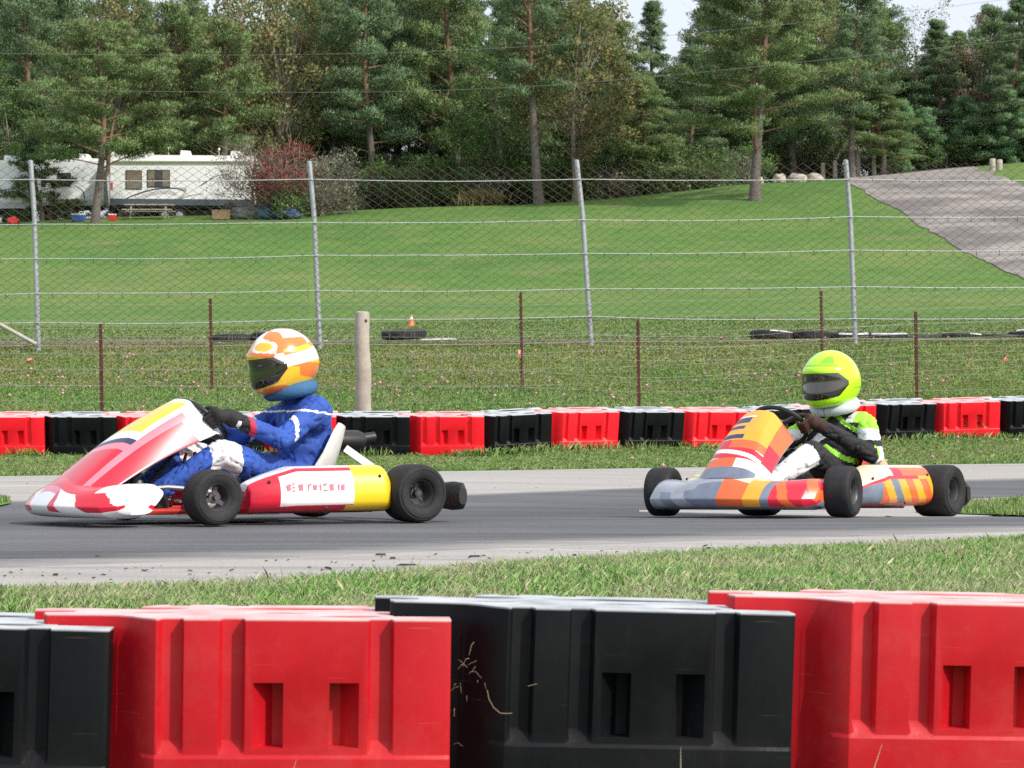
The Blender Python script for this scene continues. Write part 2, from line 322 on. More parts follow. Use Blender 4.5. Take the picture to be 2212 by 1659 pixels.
class MB:
    def __init__(s): s.v = []; s.f = []; s.m = []
    def add(s, vs, fs, mi=0):
        b = len(s.v); s.v += [tuple(v) for v in vs]
        for f in fs: s.f.append(tuple(i + b for i in f)); s.m.append(mi)
    def box(s, c, size, rot=None, mi=0, taper=1):
        x, y, z = (a / 2 for a in size); vs = []
        for k, (i, j) in enumerate([(-1, -1), (1, -1), (1, 1), (-1, 1)] * 2):
            t = taper if k > 3 else 1
            vs.append(Vector((i * x * t, j * y * t, z if k > 3 else -z)))
        if rot is not None: vs = [rot @ v for v in vs]
        c = Vector(c); s.add([v + c for v in vs], [(3, 2, 1, 0), (4, 5, 6, 7), (0, 1, 5, 4), (1, 2, 6, 5), (2, 3, 7, 6), (3, 0, 4, 7)], mi)
    def tube(s, pts, r, n=8, mi=0, cap=True):
        pts = [Vector(p) for p in pts]; k = len(pts)
        rs = r if isinstance(r, (list, tuple)) else [r] * k
        prev = None; vs = []
        for i, p in enumerate(pts):
            t = (pts[min(i + 1, k - 1)] - pts[max(i - 1, 0)])
            t = t.normalized() if t.length > 1e-9 else Vector((0, 0, 1))
            if prev is None: a = t.orthogonal().normalized()
            else: a = (prev - t * prev.dot(t)); a = a.normalized() if a.length > 1e-6 else t.orthogonal().normalized()
            prev = a; b = t.cross(a)
            for j in range(n):
                q = 2 * math.pi * j / n; vs.append(p + (a * math.cos(q) + b * math.sin(q)) * rs[i])
        fs = [(i * n + j, i * n + (j + 1) % n, (i + 1) * n + (j + 1) % n, (i + 1) * n + j) for i in range(k - 1) for j in range(n)]
        if cap: fs += [tuple(range(n - 1, -1, -1)), tuple((k - 1) * n + j for j in range(n))]
        s.add(vs, fs, mi)
    def lathe(s, prof, n=24, M=None, mi=0, mfun=None, closed=False, cap=True):
        """prof: (radius, height) along local Z"""
        vs = []; k = len(prof)
        for r, z in prof:
            for j in range(n):
                q = 2 * math.pi * j / n; v = Vector((r * math.cos(q), r * math.sin(q), z)); vs.append(M @ v if M is not None else v)
        b = len(s.v); s.v += [tuple(v) for v in vs]
        for i in range(k - (0 if closed else 1)):
            for j in range(n):
                i2 = (i + 1) % k
                s.f.append((b + i * n + j, b + i * n + (j + 1) % n, b + i2 * n + (j + 1) % n, b + i2 * n + j))
                s.m.append(mfun(i, j) if mfun else mi)
        if not closed and cap:
            if prof[0][0] > 1e-6: s.f.append(tuple(b + j for j in range(n - 1, -1, -1))); s.m.append(mfun(0, 0) if mfun else mi)
            if prof[-1][0] > 1e-6: s.f.append(tuple(b + (k - 1) * n + j for j in range(n))); s.m.append(mfun(k - 2, 0) if mfun else mi)
    def loft(s, rings, mfun=None, cap=True, mi=0):
        n = len(rings[0]); b = len(s.v)
        for r in rings: s.v += [tuple(p) for p in r]
        for i in range(len(rings) - 1):
            for j in range(n):
                s.f.append((b + i * n + j, b + i * n + (j + 1) % n, b + (i + 1) * n + (j + 1) % n, b + (i + 1) * n + j))
                s.m.append(mfun(i, j) if mfun else mi)
        if cap:
            s.f.append(tuple(b + j for j in range(n - 1, -1, -1))); s.m.append(mfun(0, 0) if mfun else mi)
            k = len(rings) - 1; s.f.append(tuple(b + k * n + j for j in range(n))); s.m.append(mfun(k - 1, 0) if mfun else mi)
    def mesh(s, name, mats, smooth=40):
        me = bpy.data.meshes.new(name); me.from_pydata(s.v, [], s.f)
        me.polygons.foreach_set('material_index', s.m)
        for m in (mats if isinstance(mats, (list, tuple)) else [mats]): me.materials.append(m)
        bm = bmesh.new(); bm.from_mesh(me); bmesh.ops.recalc_face_normals(bm, faces=bm.faces); bm.to_mesh(me); bm.free()
        if smooth:
            me.polygons.foreach_set('use_smooth', [True] * len(me.polygons)); me.set_sharp_from_angle(angle=R(smooth))
        me.update(); return me
    def build(s, name, mats, parent=None, smooth=40, bevel=0):
        o = link(name, s.mesh(name, mats, smooth), parent)
        if bevel:
            b = o.modifiers.new('bevel', 'BEVEL'); b.width = bevel; b.segments = 2; b.limit_method = 'ANGLE'; b.angle_limit = R(35)
        return o
def bake(o, name=None):
    """apply an object's modifiers once and return the mesh"""
    dg = bpy.context.evaluated_depsgraph_get(); dg.update()
    me = bpy.data.meshes.new_from_object(o.evaluated_get(dg), depsgraph=dg); me.name = name or o.name
    old = o.data; bpy.data.objects.remove(o); 
    if old.users == 0: bpy.data.meshes.remove(old)
    return me

# ------------------------------------------------------------------ terrain
def zp(py, d): return CAMZ - (py - CY) * d / FPX
COLS = [0, 1105, 1600, 2211]
ROWS = [(-60, [.05] * 4), (3, [.06] * 4), (5.9, [.07] * 4), (6.8, [.20, .15, .13, .12]), (7.8, [.41, .30, .26, .22]),
        (8.8, [.425, .42, .37, .32]), (10.3, [.43, .43, .42, .42]), (11.3, [.432, .43, .43, .43]), (12.4, [.40, .405, .41, .42]),
        (13.2, [.375, .375, .37, .365]), (14, [.36, .355, .335, .325]), (15.5, [.345, .335, .30, .285]), (18, [.34, .33, .29, .27]),
        (22, [.33, .325, .31, .30]), (24.5, [.31, .31, .32, .35]), (26, [.305, .305, .33, .38]), (26.6, [.42, .40, .335, .39]),
        (27.5, [.62, .58, .34, .41]), (28.6, [.80, .76, .58, .455]), (30, [1.03, 1.0, .93, .80]),
        (32.5, [1.53, 1.60, 1.63, 1.66]), (33.2, [1.62, 1.66, 1.68, 1.71]), (34.2, [1.68, 1.70, 1.71, 1.73])]
for d, pys in [(42, [730, 724, 722, 720]), (50, [722, 715, 712, 706]), (70, [700, 688, 682, 674]), (85, [668, 648, 640, 625]), (100, [600, 575, 560, 540]),
               (110, [545, 520, 505, 480]), (120, [503, 470, 445, 425]), (130, [482, 441, 402, 378])]:
    ROWS.append((d, [zp(p, d) for p in pys]))
ROWS += [(137, [9.9, 10.95, 12.35, 13.55]), (145, [10.1, 11.1, 12.9, 14.3]), (165, [10.6, 11.6, 13.6, 15.2]), (260, [12.5, 13.5, 15, 18]), (3000, [20, 20, 22, 26])]
RD = np.array([r[0] for r in ROWS], float); RZ = np.array([r[1] for r in ROWS], float)
def terr(x, y):
    x = np.asarray(x, float); y = np.asarray(y, float)
    px = np.clip(CX + FPX * x / np.maximum(y, 2.0), COLS[0], COLS[-1])
    z = np.zeros(np.broadcast(x, y).shape)
    zc = [np.interp(y, RD, RZ[:, k]) for k in range(4)]
    for k in range(3):
        t = np.clip((px - COLS[k]) / (COLS[k + 1] - COLS[k]), 0, 1)
        z = np.where((px >= COLS[k]) & (px <= COLS[k + 1]), zc[k] * (1 - t) + zc[k + 1] * t, z)
    k2 = np.clip((y - 34) / 20, 0, 1)
    z = z + k2 * (.06 * np.sin(x * .35 + y * .12) + .05 * np.sin(x * .13 - y * .31 + 1))
    return z
def tz(x, y): return float(terr(x, y))
def gp(px, d, dz=0):
    x = (px - CX) / FPX * d; return Vector((x, d, tz(x, d) + dz))
def hit(px, py, dmin=6.5, dmax=170):
    d = np.concatenate([np.arange(dmin, 35, .02), np.arange(35, dmax, .1)])
    x = (px - CX) / FPX * d; line = CAMZ - (py - CY) * d / FPX
    s = np.nonzero(terr(x, d) >= line)[0]
    k = s[0] if len(s) else len(d) - 1
    return Vector((float(x[k]), float(d[k]), tz(float(x[k]), float(d[k]))))

ys = np.concatenate([np.linspace(-60, 3, 8), np.arange(3.5, 6, .5), np.arange(6, 10.6, .05), np.arange(10.6, 36, .15), np.arange(36, 60, 1.0), np.arange(60, 170, 1.5),
                     np.array([180, 200, 240, 320, 450, 700, 1100, 1800, 3000])])
t = np.linspace(-1, 1, 301); uu = np.sinh(t * 4.2) / math.sinh(4.2)
Y, U = np.meshgrid(ys, uu, indexing='ij'); Wd = np.maximum(60, np.abs(Y) * 1.5); X = U * Wd
Zg = terr(X, Y)
V = np.stack([X, Y, Zg], -1).reshape(-1, 3); nr, nc = X.shape
idx = np.arange(nr * nc).reshape(nr, nc)
F = np.stack([idx[:-1, :-1], idx[:-1, 1:], idx[1:, 1:], idx[1:, :-1]], -1).reshape(-1, 4)
ground = link('ground', np_mesh('ground', V, F, MT['turf'], smooth=True)); tag(ground, 'mown grass ground rising from the track up to the tree line', 'ground', kind='structure')

def strip(name, near, far, m, off, x0=-700, x1=2900, n=110, rows=8, label=None, cat=None, dmin=6.0):
    """a sheet on the terrain between two edges given as lists of (px, py)"""
    a = sorted(near); b = sorted(far); pts = []
    pxs = np.linspace(x0, x1, n)
    for px in pxs:
        pn = np.interp(px, [q[0] for q in a], [q[1] for q in a]); pf = np.interp(px, [q[0] for q in b], [q[1] for q in b])
        A = hit(px, pn, dmin).y; B = max(hit(px, pf, dmin).y, A + .001)
        for r in range(rows + 1):
            d = A + (B - A) * r / rows; x = (px - CX) / FPX * d
            pts.append((x, d, tz(x, d) + off - (.0036 if r in (0, rows) and off > .006 else 0)))
    idx = np.arange(len(pts)).reshape(n, rows + 1)
    F = np.stack([idx[:-1, :-1], idx[1:, :-1], idx[1:, 1:], idx[:-1, 1:]], -1).reshape(-1, 4)
    me = np_mesh(name, pts, F, m, smooth=True)
    at_ = me.attributes.new('across', 'FLOAT', 'POINT'); at_.data.foreach_set('value', np.tile(np.arange(rows + 1) / rows, n).astype(np.float32))
    o = link(name, me); tag(o, label, cat, kind='structure'); return o

NEAR_EDGE = [(-700, 1325), (0, 1287), (500, 1272), (1000, 1235), (1500, 1203), (2211, 1172), (2900, 1150)]
NEAR_DARK = [(-700, 1255), (0, 1228), (500, 1210), (1000, 1189), (1500, 1170), (2211, 1149), (2900, 1135)]
FAR_DARK = [(-700, 1095), (0, 1083), (500, 1075), (1000, 1069), (1500, 1050), (2211, 1033), (2900, 1020)]
FAR_EDGE = [(-700, 1040), (0, 1029), (500, 1024), (1000, 1018), (1500, 1010), (2211, 1002), (2900, 995)]
strip('concrete_shoulder', NEAR_EDGE, FAR_EDGE, MT['shoulder'], .003, label='pale concrete shoulder along both sides of the kart track', cat='shoulder', rows=110)
strip('track', NEAR_DARK, FAR_DARK, MT['asphalt'], .007, label='dark asphalt racing track crossing the picture', cat='track', rows=60)
strip('shoulder_wedge', [(1380, 1108), (2000, 1121), (2211, 1124), (2900, 1128)], [(1380, 1105.5), (2000, 1085), (2211, 1074), (2900, 1050)], MT['shoulder'], .011, x0=1380, label='pale strip around the grass wedge right of the karts', cat='shoulder')
strip('grass_wedge', [(1980, 1112), (2211, 1120), (2900, 1126)], [(1980, 1108), (2100, 1091), (2211, 1082), (2900, 1058)], MT['turf'], .021, x0=1980, label='grass wedge between the two asphalt lanes at right', cat='grass')
strip('grass_island', [(-700, 1140), (-60, 1112), (24, 1092)], [(-700, 1085), (-60, 1078), (24, 1086)], MT['turf'], .021, x0=-700, x1=24, label='grass island beside the track at the left edge', cat='grass', n=40)
strip('dirt_edge', [(-700, 752), (0, 751), (400, 746), (900, 744), (1300, 742), (2211, 736), (2900, 732)], [(-700, 738), (0, 739), (400, 733), (900, 735), (1300, 734), (2211, 727), (2900, 724)], MT['dirt'], .02, label='bare dirt edge behind the tall mesh fence', cat='dirt', dmin=27, rows=4)

def poly_patch(name, left, right, m, off, label, cat, n=160, rows=16):
    """paved area on the hillside between two edge polylines given bottom to top (px, py)"""
    L = [hit(*p, dmin=60) for p in left]; Rr = [hit(*p, dmin=60) for p in right]
    def samp(P, t):
        ds = [0]
        for a, b in zip(P, P[1:]): ds.append(ds[-1] + (b - a).length)
        q = t * ds[-1]
        for i in range(len(P) - 1):
            if q <= ds[i + 1] + 1e-9: return P[i].lerp(P[i + 1], (q - ds[i]) / max(1e-6, ds[i + 1] - ds[i]))
        return P[-1]
    pts = []
    for i in range(n):
        a, b = samp(L, i / (n - 1)), samp(Rr, i / (n - 1))
        a = a + (b - a).normalized() * (.30 * noise.noise(Vector((i * .12, 0, 1))) + .22 * noise.noise(Vector((i * .9, 0, 4)))); b = b + (b - a).normalized() * .5 * noise.noise(Vector((i * .4, 5, 1)))
        for r in range(rows + 1):
            q = a.lerp(b, r / rows); pts.append((q.x, q.y, tz(q.x, q.y) + off))
    idx = np.arange(len(pts)).reshape(n, rows + 1)
    F = np.stack([idx[:-1, :-1], idx[:-1, 1:], idx[1:, 1:], idx[1:, :-1]], -1).reshape(-1, 4)
    o = link(name, np_mesh(name, pts, F, m, smooth=True)); return tag(o, label, cat, kind='structure')
poly_patch('hill_road', [(2420, 735), (2290, 655), (2211, 605), (2100, 552), (2040, 517), (1990, 491), (1950, 462), (1880, 425), (1835, 396), (1800, 384)],
           [(3100, 735), (2800, 640), (2600, 560), (2400, 480), (2300, 440), (2211, 404), (2150, 376), (2100, 362), (2040, 356), (1980, 362)], MT['hillroad'], .03, 'old cracked paved road running up the grassy hill', 'road')
poly_patch('hill_track', [(1800, 387), (1700, 390)], [(1990, 360), (1760, 377)], MT['hillroad'], .045, 'paved road bending left along the crest', 'road', n=14)

# ------------------------------------------------------------------ grass blades
def blades(name, boxes, dens, h, wd, m, label, cat, mask=None, zoff=0, lean=.5, cap=200000):
    """boxes: function giving random (px, d) samples; single thin blades on the terrain"""
    P = boxes
    n = len(P)
    x = (P[:, 0] - CX) / FPX * P[:, 1]; y = P[:, 1]; z = terr(x, y) + zoff
    hh = h * rng.uniform(.45, 1.25, n) ; az = rng.uniform(0, 2 * math.pi, n)
    dx, dy = np.cos(az), np.sin(az); ww = wd * rng.uniform(.6, 1.3, n)
    b = np.stack([x, y, z - .004], -1); side = np.stack([-dy, dx, 0 * x], -1) * ww[:, None] / 2
    ln = rng.uniform(.05, lean, n)
    mid = b + np.stack([dx * ln * hh * .35, dy * ln * hh * .35, hh * .55], -1)
    tip = b + np.stack([dx * ln * hh, dy * ln * hh, hh * (1 - .25 * ln)], -1)
    V = np.stack([b - side, b + side, mid + side * .8, tip, mid - side * .8], 1).reshape(-1, 3)
    i = np.arange(n)[:, None] * 5; F = i + np.arange(5)[None, :]
    nn = np.stack([dx * .25, dy * .25, np.ones(n)], -1); nn /= np.linalg.norm(nn, axis=1)[:, None]
    nn = nn + rng.normal(0, .28, nn.shape); nn /= np.linalg.norm(nn, axis=1)[:, None]
    o = link(name, np_mesh(name, V, F, m, normals=np.repeat(nn, 5, 0))); return tag(o, label, cat, kind='stuff')
def between(n, near, far, x0, x1, dmin=6.0, pad=0, jit=0):
    xs = np.linspace(x0, x1, 60)
    A = np.array([hit(q, np.interp(q, [p[0] for p in near], [p[1] for p in near]), dmin).y for q in xs]) if isinstance(near, list) else np.full(60, float(near))
    B = np.array([hit(q, np.interp(q, [p[0] for p in far], [p[1] for p in far]), dmin).y for q in xs]) if isinstance(far, list) else np.full(60, float(far))
    out = []
    q = rng.uniform(x0, x1, n * 3); u = rng.uniform(0, 1, n * 3)
    a = np.interp(q, xs, A); b = np.interp(q, xs, B) + pad
    # uniform in area: pick depth by area weight of the fan
    d = np.sqrt(a * a + u * (b * b - a * a)); keep = rng.uniform(0, 1, n * 3) < ((b * b - a * a) / np.max(b * b - a * a))
    P = np.stack([q, d], -1)[keep][:n]
    if jit: P[:, 1] += rng.normal(0, jit, len(P))
    return P
blades('verge_grass', between(300000, 6.0, NEAR_EDGE, -450, 2750, pad=-.01, jit=.035), 0, .045, .0024, MT['grass_near'], 'short green and straw coloured grass on the verge behind the near barriers', 'grass', lean=.8)
P = between(9000, 6.2, NEAR_EDGE, -450, 2750, pad=.0, jit=.04)
blades('tall_verge_grass', P, 0, .062, .0016, MT['grass_near'], 'taller grass tufts standing out of the near verge', 'grass', lean=.6)
FAR_BAR = [(-200, 991), (900, 989), (1044, 986), (1332, 976), (1612, 972), (1890, 958), (2158, 949), (2500, 940)]
blades('far_verge_grass', between(110000, FAR_EDGE, 28.9, -250, 2450, pad=0, jit=.05), 0, .042, .007, MT['grass_mid'], 'yellow green grass strip between the far shoulder and the barrier row', 'grass', lean=1.2)
blades('lower_bank_grass', between(80000, 26.9, 30.3, -250, 2450, jit=.12), 0, .050, .007, MT['grass_mid'], 'greener grass along the foot of the bank behind the barrier row', 'grass', lean=1.1)
blades('bank_grass', between(120000, 30.1, 33.6, -250, 2450, jit=.10), 0, .042, .008, MT['grass_slope'], 'rough grass bank between the barrier row and the mesh fence', 'grass', lean=1.3)
blades('field_grass', between(90000, 34.3, 62, -150, 2350), 0, .055, .016, MT['grass_mid'], 'mown grass of the field behind the mesh fence', 'grass', lean=1.5)
wedge = [(1980, 1112), (2211, 1120), (2900, 1126)]; wedge2 = [(1980, 1108), (2100, 1091), (2211, 1082), (2900, 1058)]
blades('wedge_grass', between(9000, wedge, wedge2, 1990, 2480, jit=.02), 0, .04, .007, MT['grass_mid'], 'short grass growing on the wedge between the lanes', 'grass', zoff=.02)
blades('island_grass', between(4000, [(-300, 1124), (24, 1092)], [(-300, 1082), (24, 1086)], -250, 20, jit=.02), 0, .04, .006, MT['grass_mid'], 'short grass on the island at the left edge', 'grass', zoff=.02)

def clovers(n):
    mb = MB(); P = between(n, 27.2, 33.0, -100, 2350)
    for q, d in P:
        if rng.uniform() < .65: d = 29.2 + rng.uniform(0, 1.8)
        p = gp(q, d, rng.uniform(.05, .09)); r = rng.uniform(.011, .02)
        mb.lathe([(0, -r), (r * .9, -r * .3), (r, r * .25), (r * .5, r * .9), (0, r)], 6, Matrix.Translation(p))
    for k in range(16):
        p = gp(rng.uniform(1300, 2200), rng.uniform(21, 25), .05); r = .017
        mb.lathe([(0, -r), (r, 0), (0, r)], 6, Matrix.Translation(p))
    return tag(mb.build('clover_flowers', MT['clover']), 'small pink clover flowers scattered over the grass bank', 'flowers', kind='stuff')
clovers(170)

def crumbs():
    mb = MB()
    NE = [q for q in NEAR_EDGE]; ND = NEAR_DARK
    for k in range(230):
        q = rng.uniform(-50, 2250); py = rng.uniform(np.interp(q, *zip(*ND)) + 8, np.interp(q, *zip(*NE)))
        if k > 190: py = rng.uniform(np.interp(q, *zip(*FAR_EDGE)) + 1, np.interp(q, *zip(*FAR_DARK)))
        p = hit(q, py); s = rng.uniform(.0025, .008) * (1 + 1.2 * (rng.uniform() > .95)); e = s * rng.uniform(.8, 3.2)
        mb.box((p.x, p.y, p.z + .006 + s * .25), (e, s, s * .5), Matrix.Rotation(rng.normal(0, .35), 3, 'Z') @ Matrix.Rotation(rng.uniform(-.3, .3), 3, 'Y'), taper=.6)
    for q, py, l in [(822, 1202, .045), (848, 1210, .025), (880, 1224, .08), (1025, 1206, .05), (1240, 1203, .02), (120, 1246, .02), (210, 1206, .02), (1530, 1188, .02)]:
        p = hit(q, py); mb.box((p.x, p.y, p.z + .008), (l, .012, .006), Matrix.Rotation(.1, 3, 'Z'), taper=.7)
    return tag(mb.build('rubber_crumbs', MT['crumb']), 'black tyre rubber crumbs lying on the pale shoulder', 'debris', kind='stuff')
crumbs()

# ------------------------------------------------------------------ plastic track barriers
BP, BH, BT = .8, .48, .36        # pitch, height, thickness
def barrier_mesh():
    def outline(g, e):
        """g: groove depth, e: outward growth of the base"""
        f = [(-.185, .118), (-.175, .104), (-.02, .104), (.03, .095), (.075, .065), (.11, .028), (.150, 0),
             (.157, 0), (.168, g), (.222, g), (.231, 0), (.331, 0), (.341, g), (.398, g), (.407, 0),
             (.759, 0), (.769, g), (.826, g), (.835, 0), (.985, 0), (1.0, .006)]
        f = [(x * BP, y - e if (x > .1) else y) for x, y in f]
        r = [(1.0 * BP, .086), (.835 * BP, .086), (.835 * BP, BT - .086), (1.0 * BP, BT - .086)]
        b = [(x, BT - y) for x, y in reversed(f)]
        l = [(-.225 * BP, BT - .125), (-.225 * BP, BT / 2 + .03), (-.10 * BP, BT / 2 + .022), (-.10 * BP, BT / 2 - .022), (-.185 * BP, BT / 2 - .03)]
        return f + r + b[:-1] + l
    rings = []
    for z, g, e in [(0, 0, .006), (.158, 0, .006), (.166, 0, 0), (.170, .002, 0), (.196, .030, 0), (BH, .030, 0)]:
        rings.append([Vector((x, y, z)) for x, y in outline(g, e)])
    mb = MB(); mb.loft(rings)
    o = mb.build('barrier_body', MT['red'], smooth=None)
    cutters = []
    def cutter(mbx):
        c = mbx.build('cut', MT['red'], smooth=None); cutters.append(c)
        m = o.modifiers.new('b', 'BOOLEAN'); m.operation = 'DIFFERENCE'; m.object = c; m.solver = 'EXACT'
    for xa, xb, deep_right in [(.431, .517, True), (.650, .735, False)]:
        xa, xb = xa * BP, xb * BP
        for back in (False, True):
            mb = MB(); d0, d1 = (.006, .055) if deep_right else (.055, .006)
            xm = xa + (xb - xa) * (.62 if deep_right else .38)
            z0, z1 = .183, .333
            ring = [(xa, -.02), (xb, -.02), (xb, d1), (xm, .055), (xa, d0)]
            if back: ring = [(x, BT - y) for x, y in ring]
            mb.loft([[Vector((x, y, z)) for x, y in ring] for z in (z0, z1)]); cutter(mb)
    for cx, cy, ax, ay in [(.08, .27, .13, .035), (.55, .275, .19, .040), (.30, .10, .0, .0), (.70, .085, .085, .032), (.12, .155, .06, .02), (.50, .16, .07, .022)]:
        if ax == 0: continue
        mb = MB(); mb.lathe([(.82, BH - .026), (1.0, BH + .02)], 28, Matrix.Translation((cx * BP, cy, 0)) @ Matrix.Diagonal((ax, ay, 1, 1))); cutter(mb)
    me = bake(o, 'barrier_body')
    for c in cutters: bpy.data.objects.remove(c)
    o = link('barrier_body', me)
    bm = bmesh.new(); bm.from_mesh(me); bmesh.ops.remove_doubles(bm, verts=bm.verts, dist=.0005); bm.to_mesh(me); bm.free()
    b = o.modifiers.new('bevel', 'BEVEL'); b.width = .009; b.segments = 3; b.limit_method = 'ANGLE'; b.angle_limit = R(28); b.harden_normals = False
    me = bake(o, 'barrier_body')
    me.polygons.foreach_set('use_smooth', [True] * len(me.polygons)); me.set_sharp_from_angle(angle=R(45)); me.update()
    return me
bar_me = barrier_mesh()
MT['red_far'] = mat('red_polyethylene_lit', (.80, .010, .022), .45, var=.08, scale=2.5, dust=.12, dcol=(.75, .12, .10), spec=.25); paint_top_sheen(MT['red_far'], (.78, .42, .42))  # same red plastic, the far row's stronger light put into its colour
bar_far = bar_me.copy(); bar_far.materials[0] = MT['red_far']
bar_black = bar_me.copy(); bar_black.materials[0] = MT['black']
def barrier(p0, p1, color, label, group, tilt=0, scale=None):
    """p0, p1: ends of the visible front face at ground level"""
    ang = math.atan2(p1.y - p0.y, p1.x - p0.x); roll = math.atan2(p1.z - p0.z, math.hypot(p1.x - p0.x, p1.y - p0.y))
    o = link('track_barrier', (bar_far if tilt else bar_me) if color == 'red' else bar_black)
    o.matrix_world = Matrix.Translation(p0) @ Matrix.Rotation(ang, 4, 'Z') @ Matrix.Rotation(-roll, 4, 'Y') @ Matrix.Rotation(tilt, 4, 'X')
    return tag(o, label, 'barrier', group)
def chain(start, pts, step):
    """walk along a list of px boundaries keeping the pitch, depth growing to the right"""
    out = [start]; d = start[1]
    for q in pts:
        x0 = (out[-1][0] - CX) / FPX * out[-1][1]; best = None
        for k in range(0, 120):
            dd = out[-1][1] + k * .01; x1 = (q - CX) / FPX * dd; e = abs(math.hypot(x1 - x0, dd - out[-1][1]) - step)
            if best is None or e < best[0]: best = (e, dd)
        out.append((q, best[1]))
    return out
near_pts = [(-1250, 5.52), (-538, 5.55), (217, 5.58), (972, 5.64), (1720, 5.72), (2450, 5.82), (3160, 5.95)]
nl = ['red barrier far left outside', 'black plastic barrier at the bottom left corner of the photo', 'large red plastic barrier in the left foreground',
      'large black plastic barrier in the foreground with dry straw stuck on it', 'large red plastic barrier at the bottom right, cut by the edge', '']
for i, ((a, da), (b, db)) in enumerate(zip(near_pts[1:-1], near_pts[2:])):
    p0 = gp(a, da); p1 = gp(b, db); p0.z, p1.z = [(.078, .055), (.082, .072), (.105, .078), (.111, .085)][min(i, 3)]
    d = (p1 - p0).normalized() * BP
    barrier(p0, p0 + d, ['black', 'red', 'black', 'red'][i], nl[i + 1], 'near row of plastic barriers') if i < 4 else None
far_px = [1044, 1190, 1332, 1472, 1612, 1751, 1890, 2015, 2158, 2300, 2440]
pts = [(q, 26.2) for q in (-223, -64, 92, 250, 408, 566, 725, 885)] + chain((1044, 26.2), far_px[1:], .8)
far_l = ['', 'red barrier of the far row cut by the left edge', 'black barrier of the far row behind the rusty post at left', 'red barrier of the far row half hidden by the white nose of the left kart',
         'black barrier of the far row behind the left driver hands', 'red barrier of the far row behind the blue suited driver', 'black barrier of the far row with the wooden post behind it',
         'red barrier of the far row right of the wooden post, above the light shoulder', 'black barrier of the far row between the two fully visible red ones', 'second fully visible red barrier of the far row right of the wooden post',
         'black barrier of the far row in front of the middle rusty post', 'red barrier of the far row behind the orange nose of the right kart', 'black barrier of the far row mostly hidden by the lime helmeted driver steering wheel',
         'red barrier of the far row hidden behind the lime helmet', 'black barrier of the far row behind the right driver shoulder', 'red barrier of the far row near the right edge with a weed before it', 'black barrier of the far row cut by the right edge', '']
base_py = lambda q: float(np.interp(q, [0, 1044, 1190, 1332, 1612, 1890, 2158, 2400], [989, 988, 979, 976, 974, 957, 948, 942]))
far_bar_top = []
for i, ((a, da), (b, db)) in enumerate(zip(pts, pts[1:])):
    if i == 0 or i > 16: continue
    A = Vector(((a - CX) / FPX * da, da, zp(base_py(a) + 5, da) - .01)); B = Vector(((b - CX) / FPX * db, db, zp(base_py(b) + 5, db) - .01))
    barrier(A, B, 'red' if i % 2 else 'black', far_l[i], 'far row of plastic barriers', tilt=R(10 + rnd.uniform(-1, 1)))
# grass tufts against the far barriers
Pq = []
for k in range(5200):
    q = rng.uniform(-50, 2300); dd = float(np.interp(q, [p[0] for p in pts], [p[1] for p in pts])); Pq.append((q, dd - abs(rng.normal(0, .05)) - .02))
Pq = np.array(Pq); dens = np.array([noise.noise(Vector((q * .012, 3.3, 0))) for q in Pq[:, 0]]); Pq = Pq[dens > rng.uniform(-.5, .45, len(Pq)) + np.where(Pq[:, 0] < 1040, .28, 0)]
blades('barrier_foot_grass', Pq, 0, .10, .008, MT['grass_mid'], 'uncut grass tufts growing against the far barriers', 'grass', lean=.7)

# straw caught on the near black barrier
mb = MB(); o3 = near_pts[3]
for k in range(15):
    px = rng.normal(1000, 22) if k < 22 else rng.uniform(985, 1130); py = rng.normal(1465, 50) if k < 22 else rng.uniform(1400, 1600)
    px = max(px, 981); yy = 5.62 + .09 * max(0, 1 - (px - 976) / 90) ; p = Vector(((px - CX) / FPX * yy, yy, zp(py, yy)))
    a = rng.uniform(0, 6.28); l = rng.uniform(.004, .014); dv = Vector((math.cos(a), 0, math.sin(a))) * l
    mb.tube([p - dv, p + Vector((0, -.004, .003)), p + dv + Vector((0, 0, rng.normal(0, .006)))], .0007, 3)
def curve_pts(L_, yy): return [Vector(((q - CX) / FPX * yy, yy, zp(p, yy))) for q, p in L_]
mb.tube(curve_pts([(1052, 1490), (1056, 1510), (1066, 1528), (1080, 1540), (1097, 1541), (1106, 1540)], 5.615), .0011, 4)
mb.tube(curve_pts([(1140, 1482), (1150, 1479), (1160, 1477)], 5.62), .0008, 4)
tag(mb.build('dry_straw', MT['straw']), 'wisps of dry straw stuck to the black foreground barrier', 'straw', kind='stuff')
# grass stalks at the foot of the near barriers, in front
for q, top, lean_, lab in [(1470, 1612, -.05, 'green grass blade bending before the black foreground barrier'), (1905, 1606, .05, 'brown tipped grass stalk before the right foreground barrier'), (640, 1640, .02, 'thin grass stalk before the left red foreground barrier')]:
    yy = 5.46; b = gp(q - 30, yy); tp = Vector(((q - CX) / FPX * yy, yy, zp(top, yy)))
    mb = MB(); mb.tube([b, b.lerp(tp, .5) + Vector((-lean_ * .3, 0, .02)), tp], [.0022, .0018, .0004], 4)
    tag(mb.build('grass_stalk', MT['grass_near']), lab, 'grass stalk', 'grass stalks before the near barriers')

